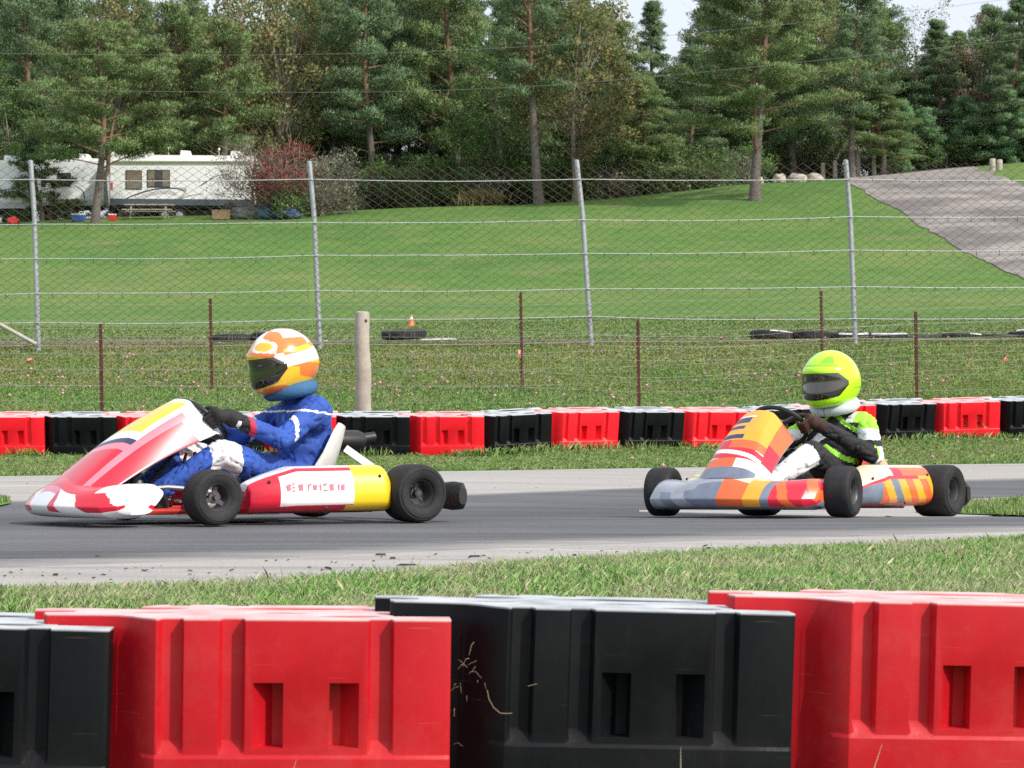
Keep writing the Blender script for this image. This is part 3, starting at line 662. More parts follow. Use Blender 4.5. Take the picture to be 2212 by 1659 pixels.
# ------------------------------------------------------------------ fences
def tall_fence():
    D = 32.5
    posts = [(-520, 766, -535, 352), (83, 762, 66, 348), (691, 755, 668, 350), (1277, 747, 1245, 347), (1847, 741, 1826, 347), (2440, 736, 2415, 345)]
    root = empty('mesh_fence', gp(83, D), 'tall chain link fence on galvanised posts behind the wire fence', 'fence')
    inv = Matrix.Translation(-root.location)
    def T(v): return Vector(v) - root.location
    P3 = []
    for (bx, by, tx, ty) in posts:
        b = Vector(((bx - CX) / FPX * D, D, 0)); b.z = tz(b.x, b.y) - .05
        tp = Vector(((tx - CX) / FPX * D, D, zp(ty, D)))
        mid = b.lerp(tp, .72) + Vector((.022, 0, 0))
        mb = MB(); mb.tube([T(b), T(b.lerp(mid, .5)), T(mid), T(tp), T(tp + Vector((0, 0, .012)))], [.036, .036, .034, .033, .020], 14)
        mb.build('post', MT['galv'], root); P3.append((b, mid, tp))
    def post_x(i, z):
        b, m, t_ = P3[i]
        return b.lerp(m, (z - b.z) / (m.z - b.z)) if z < m.z else m.lerp(t_, (z - m.z) / (t_.z - m.z))
    wires = [[388, 389, 388, 388, 388, 386], [485, 485, 481, 476, 469, 466], [560, 559, 552, 548, 541, 536], [636, 634, 628, 624, 620, 617], [697, 697, 690, 684, 689, 686], [748, 747, 742, 738, 731, 727]]
    tops = [358, 356, 355, 353, 350, 348]
    wl = []
    for j, wpy in enumerate(wires):
        pth = []
        for i, py in enumerate(wpy):
            q = post_x(i, zp(py, D)); q = Vector((q.x, D - .045, zp(py, D))); pth.append(q)
        full = []
        for i in range(len(pth) - 1):
            for k in range(8):
                u = k / 8; q = pth[i].lerp(pth[i + 1], u); q.z -= .028 * math.sin(math.pi * u) * (.4 + .8 * ((i * 7 + j * 3) % 5) / 5) + rnd.uniform(-.003, .003); full.append(q)
        full.append(pth[-1]); wl.append(full)
        mb = MB(); mb.tube([T(q) for q in full], .0062 if j < 5 else .004, 5); mb.build('line_wire', MT['cable'] if j < 5 else MT['pagewire'], root)
    def wz(j, x):
        f = wl[j]; return float(np.interp(x, [q.x for q in f], [q.z for q in f]))
    # chain link: zigzag wires, clipped between the top line and the foot of the mesh
    cw, ch = .155, .102
    topz = lambda x: float(np.interp(x, [p[2].x for p in P3], [zp(t_, D) for t_ in tops]))
    for i in range(len(P3) - 1):
        xa, xb = P3[i][1].x, P3[i + 1][1].x
        vs = []; fs = []
        zmin = 1.35; zmax = 4.25
        n0 = int((xa - 4) / cw) - 2; n1 = int((xb + 4) / cw) + 2
        for sgn in (1, -1):
            for k in range(n0, n1):
                # a diagonal line x = k*cw + sgn*(z - 1.4) * cw/ch, broken in short steps
                z = zmin; seg = []
                while z < zmax:
                    x = k * cw + sgn * (z - 1.4) * (cw / ch)
                    if xa <= x < xb:
                        lo, hi = wz(5, x) - .05, topz(x)
                        if lo <= z <= hi:
                            jx = .012 * noise.noise(Vector((x * 1.7, z * 1.7, sgn * 5))); jz = .010 * noise.noise(Vector((x * 1.3, z * 1.9, 9)))
                            yoff = sum(.0 for _ in ())
                            seg.append(Vector((x + jx, D - .038 + .02 * noise.noise(Vector((x * .8, z, 2))), z + jz)))
                        else:
                            if len(seg) > 1: vs.append(seg)
                            seg = []
                    else:
                        if len(seg) > 1: vs.append(seg)
                        seg = []
                    z += ch / 2
                if len(seg) > 1: vs.append(seg)
        mb = MB()
        for seg in vs: mb.tube([T(q) for q in seg], .0026, 3, cap=False)
        o = mb.build('chain_link_mesh', MT['meshwire'], root, smooth=None); o['kind'] = 'stuff'
    mb = MB()
    for j in range(5):
        x = P3[0][0].x + .07 * j
        while x < P3[-1][0].x:
            z = wz(j, x); dx = rnd.uniform(-.012, .012)
            if rnd.random() > .06:
                mb.tube([T((x, D - .056, z + .012)), T((x + dx * .4, D - .058, z - .03)), T((x + dx, D - .05, z - (.075 if j else .02)))], .0036, 4)
            x += .31
    o = mb.build('wire_tie', MT['meshwire'], root); o['kind'] = 'stuff'
    mb = MB(); a = gp(-260, D - .05); a.z = zp(560, D); b = Vector(((80 - CX) / FPX * D, D - .06, zp(744, D)))
    mb.tube([T(a), T(b)], .030, 12); o = mb.build('brace', MT['pipe_rust'], root); o['label'] = 'rust stained diagonal brace pipe'
tall_fence()

def page_fence(name, label, D_of, posts, hs, cell, wood=None):
    px0, px1 = -250, 2450
    root = empty(name, gp(posts[0][0], D_of(posts[0][0])), label, 'fence')
    def T(v): return Vector(v) - root.location
    for px, top, dz in posts:
        d = D_of(px); b = gp(px + 4, d, -.1); tp = Vector(((px - CX) / FPX * d, d, zp(top, d)))
        # T-shaped steel post with studs
        mb = MB(); ax = (tp - b); L = ax.length; u = ax.normalized()
        Mx = Matrix.Translation(T(b)) @ u.to_track_quat('Z', 'Y').to_matrix().to_4x4()
        ring = [(-.019, -.004), (.019, -.004), (.019, .002), (.003, .002), (.003, .03), (-.003, .03), (-.003, .002), (-.019, .002)]
        mb.loft([[Mx @ Vector((x, y, z)) for x, y in ring] for z in (0, L)])
        for k in range(int(L / .055)): mb.box(Mx @ Vector((0, -.008, .04 + k * .055)), (.012, .008, .02), u.to_track_quat('Z', 'Y').to_matrix())
        mb.build('post', MT['rust'], root, smooth=None)
    if wood:
        px, top, bpx, bpy_, d, r0, r1 = wood
        b = gp(bpx, d, -.15); tp = Vector(((px - CX) / FPX * d, d, zp(top, d))); mb = MB()
        k = 14; pts_ = [b.lerp(tp, i / (k - 1)) + Vector((.006 * math.sin(i * 1.1), 0, 0)) for i in range(k)]
        n = 22; rings = []
        for i, p in enumerate(pts_):
            rr = r1 + (r0 - r1) * i / (k - 1)
            rings.append([T(p) + Vector((math.cos(a) * rr * (1 + .035 * noise.noise(Vector((math.cos(a) * 2, math.sin(a) * 2, i * .35)))), math.sin(a) * rr, 0)) for a in [2 * math.pi * j / n for j in range(n)]])
        rings.append([q * 1 + (T(tp) + Vector((0, 0, .02)) - q) * .25 + Vector((0, 0, .006)) for q in rings[-1]])
        mb.loft(rings); o = mb.build('wooden_post', MT['wood'], root); o['label'] = 'thick weathered round wooden post'
        for (kx, ky) in [(790, 693), (779, 758)]:
            c = Vector(((kx - CX) / FPX * (d - r0), d - r0 * .93, zp(ky, d - r0)))
            mb = MB(); mb.lathe([(0, -.004), (.013, -.004), (.017, .0), (.009, .003), (0, .001)], 12, Matrix.Translation(T(c)) @ Matrix.Rotation(R(90), 4, 'X')); mb.build('knot', MT['knot'], o)

    zs = []
    for h in hs:
        mb = MB(); pth = []
        for k in range(91):
            px = px0 + (px1 - px0) * k / 90; d = D_of(px) - .03; p = gp(px, d, h); p.z += .012 * noise.noise(Vector((px * .004, h * 7, 1))) ; pth.append(T(p))
        mb.tube(pth, .0017, 4, cap=False); mb.build('wire', MT['pagewire'], root)
    mb = MB(); n = int(((px1 - px0) / FPX * D_of(1100)) / cell)
    for k in range(n):
        px = px0 + (px1 - px0) * k / n + rnd.uniform(-2, 2); d = D_of(px) - .034; j = rnd.uniform(-1, 1) * .01
        mb.tube([T(gp(px + 2 * math.sin(k * .7 + h_ * 3), d, h_)) for h_ in np.linspace(hs[0], hs[-1], 5)], .0017, 3, cap=False)
    o = mb.build('stay_wire', MT['pagewire'], root); o['kind'] = 'stuff'
    return root
near_D = lambda px: float(np.interp(px, [0, 700, 1100, 1377, 1600, 1977, 2400], [27.5, 27.45, 27.6, 27.9, 28.5, 29.5, 30.0]))
page_fence('wire_fence', 'page wire fence on rusty posts and one wooden post just behind the far barriers', near_D, [(215, 700, 0), (1375, 690, 0), (1975, 673, 0)],
           [.10, .30, .48, .66, .84, 1.0, 1.12], .30, wood=(781, 675, 787, 920, 27.35, .082, .094))
page_fence('second_wire_fence', 'second page wire fence on rusty posts, halfway up the grass bank', lambda px: float(np.interp(px, [0, 1100, 1772, 2400], [30.0, 30.1, 30.9, 31.6])),
           [(452, 645, 0), (1122, 631, 0), (1771, 629, 0)], [.06, .26, .46, .66, .86, 1.06], .42)

def ribbon(pts, wd, label):
    mb = MB(); P = [Vector(p) for p in pts]; n = len(P)
    for sgn in (0, 1):
        pass
    vs = []
    for i, p in enumerate(P):
        t_ = (P[min(i + 1, n - 1)] - P[max(i - 1, 0)]).normalized(); u = Vector((-t_.z, 0, t_.x)) * wd / 2 + Vector((0, .006 * math.sin(i * 2), 0))
        for dy in (0, .002): vs += [p - u + Vector((0, dy, 0)), p + u + Vector((0, dy, 0))]
    fs = []
    for i in range(n - 1):
        a = i * 4; b = a + 4
        fs += [(a, a + 1, b + 1, b), (a + 2, b + 2, b + 3, a + 3), (a, b, b + 2, a + 2), (a + 1, a + 3, b + 3, b + 1)]
    fs += [(0, 2, 3, 1), (4 * n - 4, 4 * n - 3, 4 * n - 1, 4 * n - 2)]
    mb.add(vs, fs); return tag(mb.build('pink_ribbon', MT['pink']), label, 'ribbon', 'pink marker ribbons')
def pxp(px, py, d): return Vector(((px - CX) / FPX * d, d, zp(py, d)))
ribbon([pxp(53, 781, 31.8), pxp(60, 778, 31.78), pxp(68, 774, 31.8), pxp(75, 769, 31.78)], .026, 'pink marker ribbon lying by the foot of the left mesh fence post')
ribbon([pxp(1122, 756, 30.0), pxp(1121, 764, 29.98), pxp(1123, 772, 30.0)], .03, 'pink marker ribbon tied to the rusty post in the middle')
ribbon([pxp(2163, 781, 31.2), pxp(2169, 776, 31.18), pxp(2172, 771, 31.2), pxp(2176, 779, 31.2)], .026, 'pink marker ribbon on the wire fence near the right edge')

# ------------------------------------------------------------------ tyres behind the mesh fence, cone
def tyre_mesh(R0, W_, m, painted=False, r_in=None):
    r_in = r_in or R0 * .58; prof = [(r_in, -W_ * .38), (r_in + .01, -W_ * .46), (R0 * .80, -W_ * .52), (R0 * .93, -W_ * .47), (R0 * .985, -W_ * .36), (R0, -W_ * .12), (R0, W_ * .12), (R0 * .985, W_ * .36),
            (R0 * .93, W_ * .47), (R0 * .80, W_ * .52), (r_in + .01, W_ * .46), (r_in, W_ * .38), (r_in + .015, 0)]
    mb = MB(); n = 40
    mb.lathe(prof, n, None, closed=True, mfun=(lambda i, j: 1 if (painted and (6 < i < 11) and (j % 40) < (40 if painted == 2 else 14)) else 0))
    if r_in:
        for j in range(n):
            a = 2 * math.pi * j / n
            mb.box(Matrix.Rotation(a, 3, 'Z') @ Vector((R0, 0, 0)), (.012, R0 * .09, W_ * .55), Matrix.Rotation(a, 3, 'Z'))
    return mb.mesh('old_tyre', [m, MT['painted_tyre']])
tm = [tyre_mesh(.31, .13, MT['dusty_rubber'], p) for p in (0, 1, 2)]
tlist = [(500, 733, 0, 0, 'dusty black tyre flat on the dirt edge left of the orange helmet'), (590, 733, 0, .02, 'black tyre on the dirt edge just behind the orange helmet'), (665, 736, 1, -.09, 'half sunk tyre beside the second mesh fence post'),
         (872, 735, 0, .07, 'tall standing black tyre nearest the traffic cone'), (945, 737, 1, -.06, 'half sunk pale edged tyre right of the tall one'), (1040, 739, 2, -.13, 'flat white painted tyre rim between the cone and the middle rusty post'),
         (1120, 739, 2, -.14, 'flat white painted tyre rim behind the middle rusty post'), (1235, 738, 1, -.11, 'sunken tyre left of the third mesh fence post'), (1330, 738, 2, -.13, 'sunken white edged tyre right of the third mesh fence post'),
         (1560, 734, 2, -.12, 'long white painted tyre edge right of the middle barriers'), (1668, 732, 1, .03, 'black tyre left of the rusty post by the lime helmet'), (1752, 731, 0, .03, 'black tyre behind the rusty post by the lime helmet'),
         (1832, 731, 1, .01, 'black tyre directly behind the fourth mesh fence post'), (1912, 730, 1, 0, 'black tyre right of the fourth mesh fence post'), (1990, 729, 0, -.04, 'black tyre behind the right rusty post'),
         (2075, 728, 1, -.02, 'pale topped tyre above the pink ribbon at right'), (2155, 727, 0, -.03, 'low black tyre next to the right edge'), (2225, 726, 1, .03, 'black tyre cut by the right edge'),
         (150, 742, 1, -.13, 'buried tyre edge right of the left mesh fence post'), (285, 739, 2, -.14, 'white painted buried tyre edge between the two left rusty posts'), (15, 742, 0, -.12, 'buried black tyre edge by the brace pipe')]
for px, py, kind, dz, lab in tlist:
    p = gp(px, 34.1, dz + .035); o = link('old_tyre', tm[kind])
    o.matrix_world = Matrix.Translation(p) @ Matrix.Rotation(R(rnd.uniform(-4, 4)), 4, 'X') @ Matrix.Rotation(R(rnd.uniform(-4, 4)), 4, 'Y') @ Matrix.Rotation(rnd.uniform(3.6, 5.0), 4, 'Z')
    tag(o, lab, 'tyre', 'tyres edging the field')
cp = hit(888, 706, 36); s = cp.y / FPX
root = empty('traffic_cone', cp, 'orange and white traffic cone standing on the field', 'cone')
hgt = 26 * s
mb = MB(); mb.lathe([(hgt * .30, hgt * .05), (hgt * .27, hgt * .08), (hgt * .21, hgt * .34), (hgt * .145, hgt * .55)], 16); mb.lathe([(hgt * .105, hgt * .80), (hgt * .07, hgt * .97), (hgt * .05, hgt)], 16); mb.build('cone_body', MT['orange'], root)
mb = MB(); mb.lathe([(hgt * .165, hgt * .55), (hgt * .112, hgt * .80)], 16); mb.build('reflective_band', MT['white'], root)
mb = MB(); mb.box((0, 0, hgt * .03), (hgt * .62, hgt * .62, hgt * .06)); mb.build('base', MT['orange'], root, bevel=.01)

# ------------------------------------------------------------------ karts
def sring(cx, cz, hx, hz, n=20, p=3.2, f=None):
    """superellipse ring in a plane; f maps (a, b) to a point"""
    out = []
    for j in range(n):
        a = 2 * math.pi * j / n; c, s_ = math.cos(a), math.sin(a)
        out.append(f(cx + hx * math.copysign(abs(c) ** (2 / p), c), cz + hz * math.copysign(abs(s_) ** (2 / p), s_)))
    return out
def wheel(root, x, y, r, wd, rim, side, steer=0):
    Mx = Matrix.Translation((x, y, r)) @ Matrix.Rotation(steer, 4, 'Z') @ Matrix.Rotation(R(-90 * side), 4, 'X')
    rr = .068; mb = MB()
    mb.lathe([(rr * .95, -wd * .42), (rr, -wd * .40), (rr * .93, -wd * .34), (rr * .88, 0), (rr * .93, wd * .34), (rr, wd * .40), (rr * .95, wd * .42), (rr * .86, wd * .36), (rr * .80, wd * .1), (rr * .80, -wd * .36)], 28, Mx, closed=True)
    mb.lathe([(.0, wd * .16), (.030, wd * .16), (.030, wd * .05), (.0, wd * .05)], 16, Mx)
    mb.lathe([(.0, wd * .30), (.012, wd * .30), (.014, wd * .10)], 10, Mx)
    for k in range(3):
        a = 2 * math.pi * k / 3 + .4
        mb.box(Mx @ (Matrix.Rotation(a, 4, 'Z') @ Vector((.043, 0, wd * .10))), (.036, .022, .012), Mx.to_3x3() @ Matrix.Rotation(a, 3, 'Z'))
        mb.lathe([(0, wd * .19), (.005, wd * .19), (.005, wd * .12)], 6, Mx @ Matrix.Translation((.022 * math.cos(a + .5), .022 * math.sin(a + .5), 0)))
    o = mb.build('wheel', rim, root)
    mb = MB(); h = wd / 2
    mb.lathe([(rr - .002, -h * .84), (rr + .010, -h * .97), (r * .78, -h * 1.04), (r * .92, -h * .98), (r * .985, -h * .82), (r, -h * .5), (r * 1.002, 0), (r, h * .5), (r * .985, h * .82), (r * .92, h * .98), (r * .78, h * 1.04), (rr + .010, h * .97), (rr - .002, h * .84), (rr - .006, 0)], 44, Mx, closed=True)
    mb.lathe([(r * .80, h * 1.045), (r * .82, h * 1.058), (r * .84, h * 1.04)], 44, Mx, cap=False)
    mb.build('tyre', MT['rubber'], o)

def kart(name, label, Mx, S):
    root = empty(name, None, label, 'go-kart', 'racing karts', M=Mx)
    steer = S['steer']
    for x, y, r, wd in [(.525, .54, .13, .135), (.525, -.54, .13, .135), (-.525, .56, .141, .205), (-.525, -.56, .141, .205)]:
        wheel(root, x, y, r, wd, S['rim'], 1 if y > 0 else -1, steer if x > 0 else 0)
    # frame
    mb = MB(); fr = .015
    for sg in (1, -1):
        mb.tube([(.80, .17 * sg, .06), (.55, .20 * sg, .06), (.36, .33 * sg, .06), (.0, .345 * sg, .06), (-.35, .33 * sg, .06), (-.62, .30 * sg, .07), (-.70, .26 * sg, .075)], fr, 10)
        mb.tube([(.525, .20 * sg, .075), (.525, .40 * sg, .11)], fr, 10)
        mb.tube([(.525, .39 * sg, .09), (.525, .47 * sg, .13)], .011, 8)
        mb.tube([(.22, .34 * sg, .06), (.22, .52 * sg, .075), (.16, .56 * sg, .10), (-.24, .56 * sg, .10), (-.30, .52 * sg, .075), (-.30, .34 * sg, .06)], .010, 8)
        mb.tube([(.22, .34 * sg, .09), (.22, .50 * sg, .19), (-.26, .50 * sg, .19), (-.26, .34 * sg, .09)], .008, 8)
    for x, wdt in [(.55, .20), (.20, .34), (-.08, .345), (-.42, .32), (-.70, .26)]:
        mb.tube([(x, -wdt, .06), (x, wdt, .06)], fr, 10)
    mb.tube([(.80, -.17, .06), (.83, -.10, .06), (.83, .10, .06), (.80, .17, .06)], fr, 10)
    for sg in (1, -1): mb.tube([(.46, .12 * sg, .06), (.40, .05 * sg, .34)], .009, 8)
    mb.build('frame', S['frame'], root)
    mb = MB(); mb.box((.42, 0, .040), (.80, .42, .006)); mb.build('floor_tray', MT['alloy'], root)
    mb = MB(); mb.tube([(-.525, -.62, .141), (-.525, .62, .141)], .020, 14); mb.build('rear_axle', MT['steel_dark'], root)
    mb = MB(); mb.lathe([(.03, -.003), (.085, -.003), (.085, .003), (.03, .003)], 24, Matrix.Translation((-.525, .20, .141)) @ Matrix.Rotation(R(90), 4, 'X'), closed=True); mb.build('brake_disc', MT['disc'], root)
    mb = MB(); mb.lathe([(.02, -.002), (.098, -.002), (.098, .002), (.02, .002)], 40, Matrix.Translation((-.525, -.30, .141)) @ Matrix.Rotation(R(90), 4, 'X'), closed=True); mb.build('sprocket', MT['k_black'], root)
    # front bumper fairing
    cols = S['nose_mats']; rings = []; n = 120; ks = 220; meta = []
    for i in range(ks):
        u = -1 + 2 * i / (ks - 1); y = .50 * u; xf = S['nose_x'] - .17 * abs(u) ** 2.6; dep = .25 - .05 * (1 - abs(u)); e = 1 - .25 * max(0, abs(u) - .9) / .1
        if i in (0, ks - 1): e = .5
        top = .215 - .045 * abs(u) ** 2 + .02 * math.cos(u * math.pi * 2)
        hz = (top - .035) / 2 * e; cz = .035 + (top - .035) / 2
        def f(a, b, y=y, top=top): return Vector((a - .10 * max(0, (b - .09)) / .12, y, b))
        rings.append(sring(xf - dep / 2, cz, dep / 2 * e, hz, n, 2.9, f)); meta.append(u)
    mb = MB(); mb.loft(rings, mfun=lambda i, j: S['nose_col'](meta[min(i, ks - 1)], math.sin(2 * math.pi * (j + .5) / n), math.cos(2 * math.pi * (j + .5) / n)))
    mb.build('nose_fairing', cols, root, smooth=55)
    # steering fairing (front panel): curved sheet with thickness
    mb = MB(); nu, nv = 140, 190; vs = []; fs = []; mi = []
    b0, b1 = S['panel']   # (x, z, half width) bottom and top
    for side_ in (0, 1):
        for iv in range(nv + 1):
            v = iv / nv
            for iu in range(nu + 1):
                u = -1 + 2 * iu / nu
                wv = b0[2] + (b1[2] - b0[2]) * v ** .8; wv *= (1 - .35 * max(0, v - .86) ** 2 / .14 ** 2) if v > .86 else 1
                x = b0[0] + (b1[0] - b0[0]) * v; z = b0[1] + (b1[1] - b0[1]) * v + .035 * math.sin(v * math.pi)
                nx, nz = .62, .78; bulge = .045 * (1 - u * u) - .02 - .05 * abs(u) ** 5
                off = bulge - (.004 if side_ else 0) - S['wing'] * v ** .8 * (max(0, abs(u) - .55) / .45) ** 1.7
                if v > .94: off -= .10 * (v - .94) / .06 * .25
                vs.append(Vector((x + nx * off, wv * u, z + nz * off)))
    W1 = nu + 1; T0 = (nv + 1) * W1
    for iv in range(nv):
        for iu in range(nu):
            a = iv * W1 + iu; c = S['panel_col'](-1 + 2 * (iu + .5) / nu, (iv + .5) / nv)
            fs.append((a, a + 1, a + W1 + 1, a + W1)); mi.append(c); fs.append((T0 + a + W1, T0 + a + W1 + 1, T0 + a + 1, T0 + a)); mi.append(S['panel_back'])
    edge = [i for i in range(W1)] + [iv * W1 + nu for iv in range(1, nv + 1)] + [nv * W1 + i for i in range(nu - 1, -1, -1)] + [iv * W1 for iv in range(nv - 1, 0, -1)]
    for a, b in zip(edge, edge[1:] + edge[:1]): fs.append((a, T0 + a, T0 + b, b)); mi.append(S['panel_back'])
    mb.v = [tuple(v) for v in vs]; mb.f = fs; mb.m = mi; mb.build('front_panel', S['panel_mats'], root, smooth=60)
    # side pods
    for sg in (1, -1):
        ks = 190; n = 90; rings = []; xs = []
        for i in range(ks):
            t_ = i / (ks - 1); x = .335 - .735 * t_
            tp = .185 + .085 * min(1, t_ * 3.2) ** .7 + .01 * t_; tp -= .05 * max(0, (t_ - .93) / .07) ** 2
            bt = .052 + .008 * t_; yo = .50 + .10 * min(1, t_ * 4 + .1) ** .5 + .012 * t_; yo -= .035 * max(0, (t_ - .93) / .07) ** 2
            yi = .40
            if i == 0: tp, bt, yo = tp - .03, bt + .02, yo - .03
            def f(a, b, x=x, sg=sg): return Vector((x, sg * (a - .028 * max(0, b - .16) / .1 - .012 * max(0, .10 - b) / .05), b))
            rings.append(sring((yo + yi) / 2, (tp + bt) / 2, (yo - yi) / 2, (tp - bt) / 2, n, 3.4, f)); xs.append(t_)
        mb = MB(); mb.loft(rings, mfun=lambda i, j: S['pod_col'](xs[i], math.sin(2 * math.pi * (j + .5) / n), math.cos(2 * math.pi * (j + .5) / n)))
        pod = mb.build('side_pod', S['pod_mats'], root, smooth=50)
        for a_, zc in ((.12, .20), (.50, .075), (.90, .225)):
            x_ = .335 - .735 * a_; yo = .50 + .10 * min(1, a_ * 4 + .1) ** .5 + .012 * a_ - (.028 * max(0, zc - .16) / .1)
            mb = MB(); mb.lathe([(0, .006), (.006, .005), (.009, 0)], 10, Matrix.Translation((x_, sg * (yo - .001), zc)) @ Matrix.Rotation(R(-90 * sg), 4, 'X')); mb.build('bolt', MT['k_black'], pod)
        if S.get('pod_marks') and sg > 0:
            # small red lettering-like print, raised a hair above the white panel
            mb = MB()
            for (a, zc, w_, h_) in S['pod_marks']:
                x = .335 - .735 * a; yo = .50 + .10 * min(1, a * 4 + .1) ** .5 + .012 * a
                mb.box((x, sg * (yo + .0005), zc), (w_, .004, h_))
            mb.build('lettering', MT[S['mark_mat']], pod, smooth=None)['kind'] = 'stuff'
    # rear bumper
    mb = MB()
    ring = lambda y, hz, x0: sring(x0, .125, .022, hz, 14, 3, lambda a, b: Vector((a, y, b)))
    for yc in (.50, -.50):
        mb.loft([ring(yc - .14, .03, -.775), ring(yc - .12, .062, -.775), ring(yc, .072, -.785), ring(yc + .10, .066, -.775), ring(yc + .125, .04, -.77)])
    mb.loft([ring(-.40, .022, -.775), ring(0, .022, -.785), ring(.40, .022, -.775)])
    for z in (.09, .17): mb.tube([(-.66, .27, z), (-.76, .27, z), (-.765, 0, z), (-.76, -.27, z), (-.66, -.27, z)], .011, 8)
    mb.build('rear_bumper', MT['k_black'], root)
    # steering column + wheel
    cw = Vector(S['wheel_c']); nrm = Vector((-.66, 0, .75)).normalized(); q = nrm.to_track_quat('Z', 'Y').to_matrix().to_4x4()
    mb = MB(); mb.tube([cw, cw - nrm * .50 + Vector((.02, 0, -.02))], .010, 8); mb.build('steering_column', MT['steel_dark'], root)
    mb = MB(); Mw = Matrix.Translation(cw) @ q; rw = .15; nr_ = 40
    pts = [Mw @ Vector((rw * math.cos(2 * math.pi * j / nr_), rw * math.sin(2 * math.pi * j / nr_) * .93, 0)) for j in range(nr_ + 1)]
    mb.tube(pts, .0125, 8)
    o = mb.build('steering_wheel', S['grip'], root)
    mb = MB()
    for a in (0, 120, 240): mb.tube([cw, Mw @ Vector((rw * math.sin(R(a + 180)), rw * math.cos(R(a + 180)) * .93, 0))], [.016, .009], 8)
    mb.lathe([(.0, -.02), (.04, -.02), (.045, .006), (.0, .012)], 20, Mw); mb.build('hub', MT['alloy_dark'], o)
    # seat
    sx = S['seat_x']; mb = MB(); rings = []
    prof = [(sx + .36, .085, .15, .06), (sx + .22, .06, .17, .09), (sx + .08, .055, .175, .13), (sx - .02, .075, .178, .17), (sx - .10, .16, .18, .16), (sx - .15, .28, .175, .13), (sx - .185, .40, .165, .10), (sx - .20, .455, .14, .07)]
    for (x, z, hw, wall) in prof:
        up = Vector((.25, 0, .97)) if z < .1 else Vector((.9, 0, .43)); r_ = []
        for j in range(15):
            a = -1 + 2 * j / 14; r_.append(Vector((x, hw * 1.12 * math.sin(a * math.pi / 2), z)) + up * wall * (abs(a) ** 2.2))
        for j in range(14, -1, -1):
            a = -1 + 2 * j / 14; r_.append(Vector((x, hw * 1.08 * math.sin(a * math.pi / 2), z)) + up * (wall * (abs(a) ** 2.2) + .006) + Vector((.006, 0, 0)))
        rings.append(r_)
    mb.loft(rings); mb.build('seat', S['seat'], root, smooth=60)
    for sg in (1, -1):
        mb = MB(); a = Vector((sx - .14, .20 * sg, .36)); b = Vector((-.56, .27 * sg, .20)) if sg > 0 else Vector((-.50, .28 * sg, .19))
        dv = (b - a).normalized(); rot = dv.to_track_quat('X', 'Z').to_matrix()
        mb.box((a + b) / 2, ((b - a).length, .008, .036), rot)
        mb.box(b + Vector((0, -.0 * sg, -.03)), (.05, .012, .07)); mb.build('seat_strut', S['strut'], root, smooth=None)
    # engine on the far side
    ex, ey = S.get('engine', (-.24, -.36)); mb = MB()
    mb.box((ex, ey, .13), (.20, .15, .13)); mb.box((ex + .02, ey, .205), (.11, .12, .04))
    for k in range(7): mb.box((ex + .02, ey, .225 + k * .014), (.135, .135, .006))
    mb.box((ex + .02, ey, .33), (.07, .07, .03)); mb.tube([(ex + .02, ey, .34), (ex + .02, ey, .37)], .009, 8)
    mb.lathe([(.05, -.01), (.05, .02), (.03, .03)], 16, Matrix.Translation((ex - .05, ey + .08, .13)) @ Matrix.Rotation(R(-90), 4, 'X'))
    eng = mb.build('engine', MT['alloy_dark'], root, smooth=30, bevel=.004)
    mb = MB(); mb.tube([(ex - .07, ey, .22), (ex - .13, ey + .01, .26), (ex - .16, ey + .02, .30)], [.025, .028, .03], 12); mb.build('carburettor', MT['alloy'], eng)
    mb = MB(); ax, az = S['airbox']
    mb.loft([sring(ax + dx, az, .0, .0, 18, 2.6, lambda a, b: Vector((0, 0, 0))) for dx in ()] or [[Vector((ax + .17 * t_, -.26 + .085 * k_ * math.cos(2 * math.pi * j / 18), az + .055 * k_ * math.sin(2 * math.pi * j / 18))) for j in range(18)] for t_, k_ in [(-1, .55), (-.95, .85), (-.8, 1), (.3, 1), (.5, .92), (.85, .85), (.95, .7), (1, .45)]])
    mb.tube([(ax - .1, -.26, az), (ax - .24, -.25, az + .02)], .028, 12); mb.tube([(ax + .05, -.26, az - .04), (ex - .15, ey + .03, .28)], .022, 10)
    mb.build('airbox', MT['k_black'], root)
    mb = MB(); mb.tube([(ex + .10, ey - .06, .17), (ex + .16, ey - .10, .16), (ex + .1, ey - .14, .15), (ex - .1, ey - .15, .15), (ex - .35, ey - .08, .17), (ex - .45, ey - .05, .17)], [.02, .022, .04, .048, .035, .018], 14); mb.build('exhaust', MT['disc'], root)
    # tank, pedals, steering links
    mb = MB(); mb.loft([sring(0, .15, .085 * k_, .085 * k_, 18, 3.5, lambda a, b, x=x: Vector((x, a, b))) for x, k_ in [(.16, .8), (.18, 1), (.36, .96), (.38, .75)]]); tk = mb.build('fuel_tank', MT['tank'], root)
    mb = MB(); mb.lathe([(.03, 0), (.03, .02), (.02, .025)], 14, Matrix.Translation((.27, 0, .233))); mb.build('cap', MT['k_red'], tk)
    for sg, nm in ((1, 'brake_pedal'), (-1, 'throttle_pedal')):
        mb = MB(); mb.tube([(.70, .13 * sg, .06), (.73, .13 * sg, .20)], .007, 8); mb.tube([(.73, .09 * sg, .20), (.73, .16 * sg, .20)], .009, 8); mb.build(nm, MT['alloy'], root)
    mb = MB()
    for sg in (1, -1): mb.tube([(.44, .03 * sg, .10), (.47, .45 * sg, .12)], .007, 8)
    mb.build('steering_linkage', MT['alloy'], root)
    # chrome side bar that shows above the nose
    mb = MB()
    for sg in (1, -1): mb.tube([(.80, .18 * sg, .16), (.62, .24 * sg, .175), (.45, .30 * sg, .16), (.34, .36 * sg, .10)], .012, 8)
    mb.build('nose_support_bar', MT['alloy'], root)
    return root

